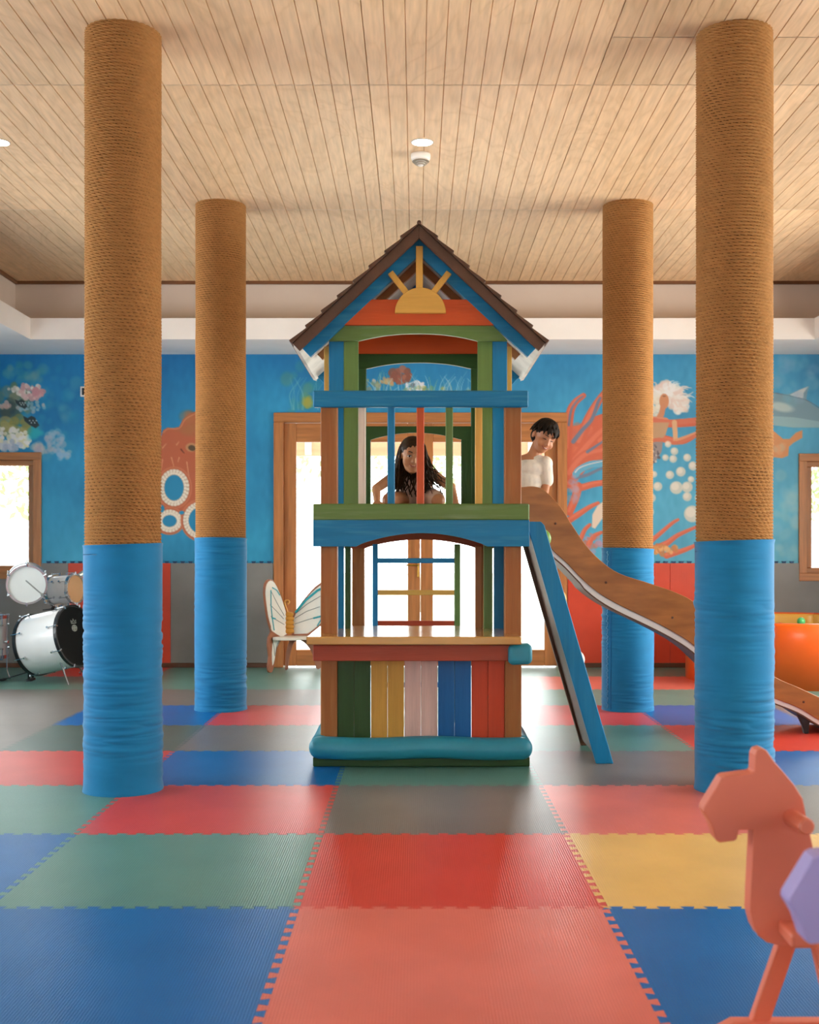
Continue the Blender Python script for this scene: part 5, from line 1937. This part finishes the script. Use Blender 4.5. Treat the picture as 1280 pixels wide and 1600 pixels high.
HR = random.Random(21)
M_skin1 = mat('brown_skin', 'C08A63', 0.5, 0.05, 20)
M_skin2 = mat('tan_skin', 'BC7E58', 0.5, 0.05, 20)
M_hair1 = mat('dark_brown_hair', '33220F', 0.55, 0.35, 60, spec=0.25)
M_hair2 = mat('black_brown_hair', '1C140D', 0.65, 0.3, 60, spec=0.15)
DK = 1.385
# --- girl leaning forward on the deck behind the balusters
girl = empty('person', (0.0, 7.35, DK), 'girl with long dark wavy hair leaning forward on the upper deck behind the balusters', 'person')
GM = Matrix.Translation((X(645, 7.14), 7.14, Z(712, 7.14))) @ Euler((0.16, 0.06, 0.13), 'XYZ').to_matrix().to_4x4() @ Matrix.Scale(1.02, 4)
b = MB()
head_skin(b, GM)
nk = GM @ Vector((0, 0.02, -0.05))
limb(b, [nk, Vector((-0.02, 7.27, 1.635)), Vector((-0.01, 7.31, 1.58))], [0.036, 0.036, 0.05])
b.ball((-0.01, 7.31, 1.575), (0.095, 0.062, 0.07), 18, 12)
b.ball((0.0, 7.38, 1.51), (0.09, 0.07, 0.09), 18, 12)
b.ball((0.0, 7.46, 1.47), (0.10, 0.085, 0.082), 18, 12)
rs_, re_, rh_ = Vector((-0.115, 7.28, 1.612)), Vector((-0.235, 7.08, 1.515)), Vector((-0.222, 6.86, 1.425))
limb(b, [Vector((-0.06, 7.29, 1.612)), rs_, re_, rh_], [0.04, 0.036, 0.027, 0.019])
hand(b, rh_, (0.10, -1, -0.22), (1, 0.1, 0), (0, 0, -1), 0.55, 0.86)
ls_, le_, lh_ = Vector((0.10, 7.28, 1.612)), Vector((0.212, 7.16, 1.53)), Vector((0.235, 7.0, 1.418))
limb(b, [Vector((0.05, 7.29, 1.612)), ls_, le_, lh_], [0.04, 0.036, 0.027, 0.019])
hand(b, lh_, (0, -1, -0.1), (-1, 0, 0), (0, 0, -1), 0.3, 0.86)
for s, kx, ky in ((-1, -0.155, 7.02), (1, 0.13, 7.12)):
    limb(b, [Vector((s * 0.055, 7.46, 1.465)), Vector((kx, ky, 1.445)), Vector((kx * 0.7, 7.32, 1.418)), Vector((kx * 0.6, 7.36, 1.412))], [0.064, 0.044, 0.034, 0.03])
    limb(b, [Vector((kx * 0.62, 7.38, 1.41)), Vector((kx * 0.9, 7.47, 1.405))], [0.024, 0.02])
gb_ = grow('body', b, 0.0048, M_skin1, girl, 3)
b = MB()
b.ball((-0.01, 7.312, 1.565), (0.103, 0.071, 0.07), 18, 12)
b.ball((0.0, 7.38, 1.51), (0.10, 0.08, 0.095), 18, 12)
b.ball((0.0, 7.45, 1.475), (0.115, 0.10, 0.086), 18, 12)
limb(b, [Vector((0.055, 7.44, 1.475)), Vector((0.118, 7.15, 1.452))], [0.082, 0.058])
limb(b, [Vector((-0.055, 7.44, 1.475)), Vector((-0.07, 7.34, 1.468))], [0.082, 0.074])
limb(b, [Vector((-0.075, 7.29, 1.60)), Vector((-0.07, 7.315, 1.645)), Vector((-0.06, 7.34, 1.60))], [0.02, 0.013, 0.02], 8)
limb(b, [Vector((0.06, 7.29, 1.60)), Vector((0.055, 7.315, 1.645)), Vector((0.045, 7.34, 1.60))], [0.02, 0.013, 0.02], 8)
grow('sleeveless_dress', b, 0.006, mat('pale_rose_cotton', 'D6BBAA', 0.85, 0.08, 30, bump=0.2, bscale=120), girl, 3)
face_parts(GM, girl, 0.05, 1.0)
b = MB()
b.ball((0, 0.024, 0.036), (0.0775, 0.088, 0.078), 20, 14, GM)
roots = []
for k in range(150):
    th = HR.uniform(-1.6, 1.6)
    roots.append((th, HR.uniform(0.0, 1.25)))
strand_hair(b, GM, roots, HR, -0.21, 0.75, 0.022, 0.007)
roots = [(HR.choice((-1, 1)) * HR.uniform(1.4, 1.8), HR.uniform(0.5, 1.2)) for _ in range(70)]
strand_hair(b, GM, roots, HR, -0.17, 0.55, 0.016)
roots = [(HR.uniform(1.2, 2.0), HR.uniform(0.2, 0.9)) for _ in range(36)]
strand_hair(b, GM, roots, HR, -0.16, 1.7, 0.026, 0.005)
b.build('hair', M_hair1, girl, smooth=True)

# --- boy on top of the slide
boy = empty('person', (0.74, 7.72, DK), 'dark haired boy in a white shirt sitting at the top of the slide looking down', 'person')
BMx = Matrix.Translation((X(851.5, 7.68), 7.68, Z(682, 7.68))) @ Euler((0, 0.30, 0), 'XYZ').to_matrix().to_4x4() @ Euler((0.36, 0.0, 0.40), 'XYZ').to_matrix().to_4x4()
b = MB()
head_skin(b, BMx)
nk = BMx @ Vector((0, 0.03, -0.05))
limb(b, [nk, Vector((0.765, 7.71, 1.775)), Vector((0.745, 7.72, 1.72))], [0.042, 0.042, 0.055])
b.ball((0.735, 7.72, 1.69), (0.10, 0.075, 0.085), 18, 12)
b.ball((0.715, 7.72, 1.58), (0.092, 0.075, 0.11), 18, 12)
b.ball((0.70, 7.72, 1.475), (0.10, 0.088, 0.085), 18, 12)
for y0 in (-0.0,):
    l0, l1, l2 = Vector((0.825, 7.69, 1.715)), Vector((0.835, 7.70, 1.58)), Vector((0.815, 7.63, 1.47))
    limb(b, [Vector((0.78, 7.71, 1.725)), l0, l1, l2], [0.045, 0.04, 0.03, 0.02])
    hand(b, l2, (0.25, -0.35, -0.9), (0.9, 0.2, 0), (0, 0.6, -0.6), 0.8, 0.9)
    r0, r1, r2 = Vector((0.645, 7.74, 1.71)), Vector((0.62, 7.78, 1.58)), Vector((0.69, 7.83, 1.46))
    limb(b, [Vector((0.69, 7.73, 1.72)), r0, r1, r2], [0.045, 0.04, 0.03, 0.02])
    hand(b, r2, (0.5, 0.4, -0.6), (0.4, -0.8, 0), (0, 0, -1), 0.6, 0.9)
for y0 in (7.665, 7.775):
    limb(b, [Vector((0.71, y0, 1.46)), Vector((0.935, y0, 1.275)), Vector((1.09, y0, 1.045)), Vector((1.10, y0, 1.02))], [0.068, 0.05, 0.034, 0.03])
    limb(b, [Vector((1.10, y0, 1.01)), Vector((1.18, y0, 1.015))], [0.028, 0.022])
grow('body', b, 0.0048, M_skin2, boy, 3)
b = MB()
b.ball((0.735, 7.72, 1.678), (0.112, 0.088, 0.08), 18, 12)
b.ball((0.715, 7.72, 1.58), (0.104, 0.088, 0.12), 18, 12)
b.ball((0.705, 7.72, 1.50), (0.108, 0.094, 0.075), 18, 12)
limb(b, [Vector((0.735, 7.72, 1.712)), Vector((0.78, 7.705, 1.714)), Vector((0.828, 7.69, 1.705)), Vector((0.838, 7.70, 1.60))], [0.058, 0.056, 0.052, 0.047])
limb(b, [Vector((0.735, 7.72, 1.712)), Vector((0.69, 7.73, 1.71)), Vector((0.645, 7.74, 1.70)), Vector((0.625, 7.77, 1.62))], [0.058, 0.055, 0.052, 0.044])
grow('shirt', b, 0.006, mat('white_cotton_shirt', 'E9DDCB', 0.85, 0.06, 14, wear=('BDB6AE', 0.7, 16), bump=0.3, bscale=40), boy, 3)
b = MB()
b.ball((0.70, 7.72, 1.468), (0.112, 0.10, 0.082), 18, 12)
for y0 in (7.665, 7.775):
    limb(b, [Vector((0.715, y0, 1.455)), Vector((0.86, y0, 1.34))], [0.075, 0.064])
grow('shorts', b, 0.007, mat('grey_shorts', '55595E', 0.85, 0.06, 20), boy, 3)
face_parts(BMx, boy, 0.74, 0.9)
b = MB()
b.ball((0, 0.024, 0.036), (0.0775, 0.088, 0.078), 20, 14, BMx)
b.ball((0, 0.058, -0.018), (0.068, 0.055, 0.064), 18, 12, BMx)
for k in range(260):
    th = HR.uniform(-PI, PI)
    e = HR.uniform(0.05, 1.4)
    back = math.cos(th)
    p0 = Vector((0.075 * math.sin(th) * math.cos(e), 0.02 + 0.088 * back * math.cos(e), 0.034 + 0.08 * math.sin(e)))
    if back < -0.35 and p0.z < 0.05:
        continue
    L = 0.06 if back > 0.3 else 0.04
    dn = Vector((math.sin(th) * 0.35, back * 0.35 - 0.25, -0.75)).normalized()
    p1 = p0 * 1.04 + dn * L * 0.5
    p2 = p0 * 1.03 + dn * L
    if p2.z < 0.0 and back < 0.25:
        p2.z = 0.0
    b.tube([BMx @ p0, BMx @ p1, BMx @ p2], [0.007, 0.006, 0.0015], 5)
grow('hair', b, 0.0035, M_hair2, boy, 1)
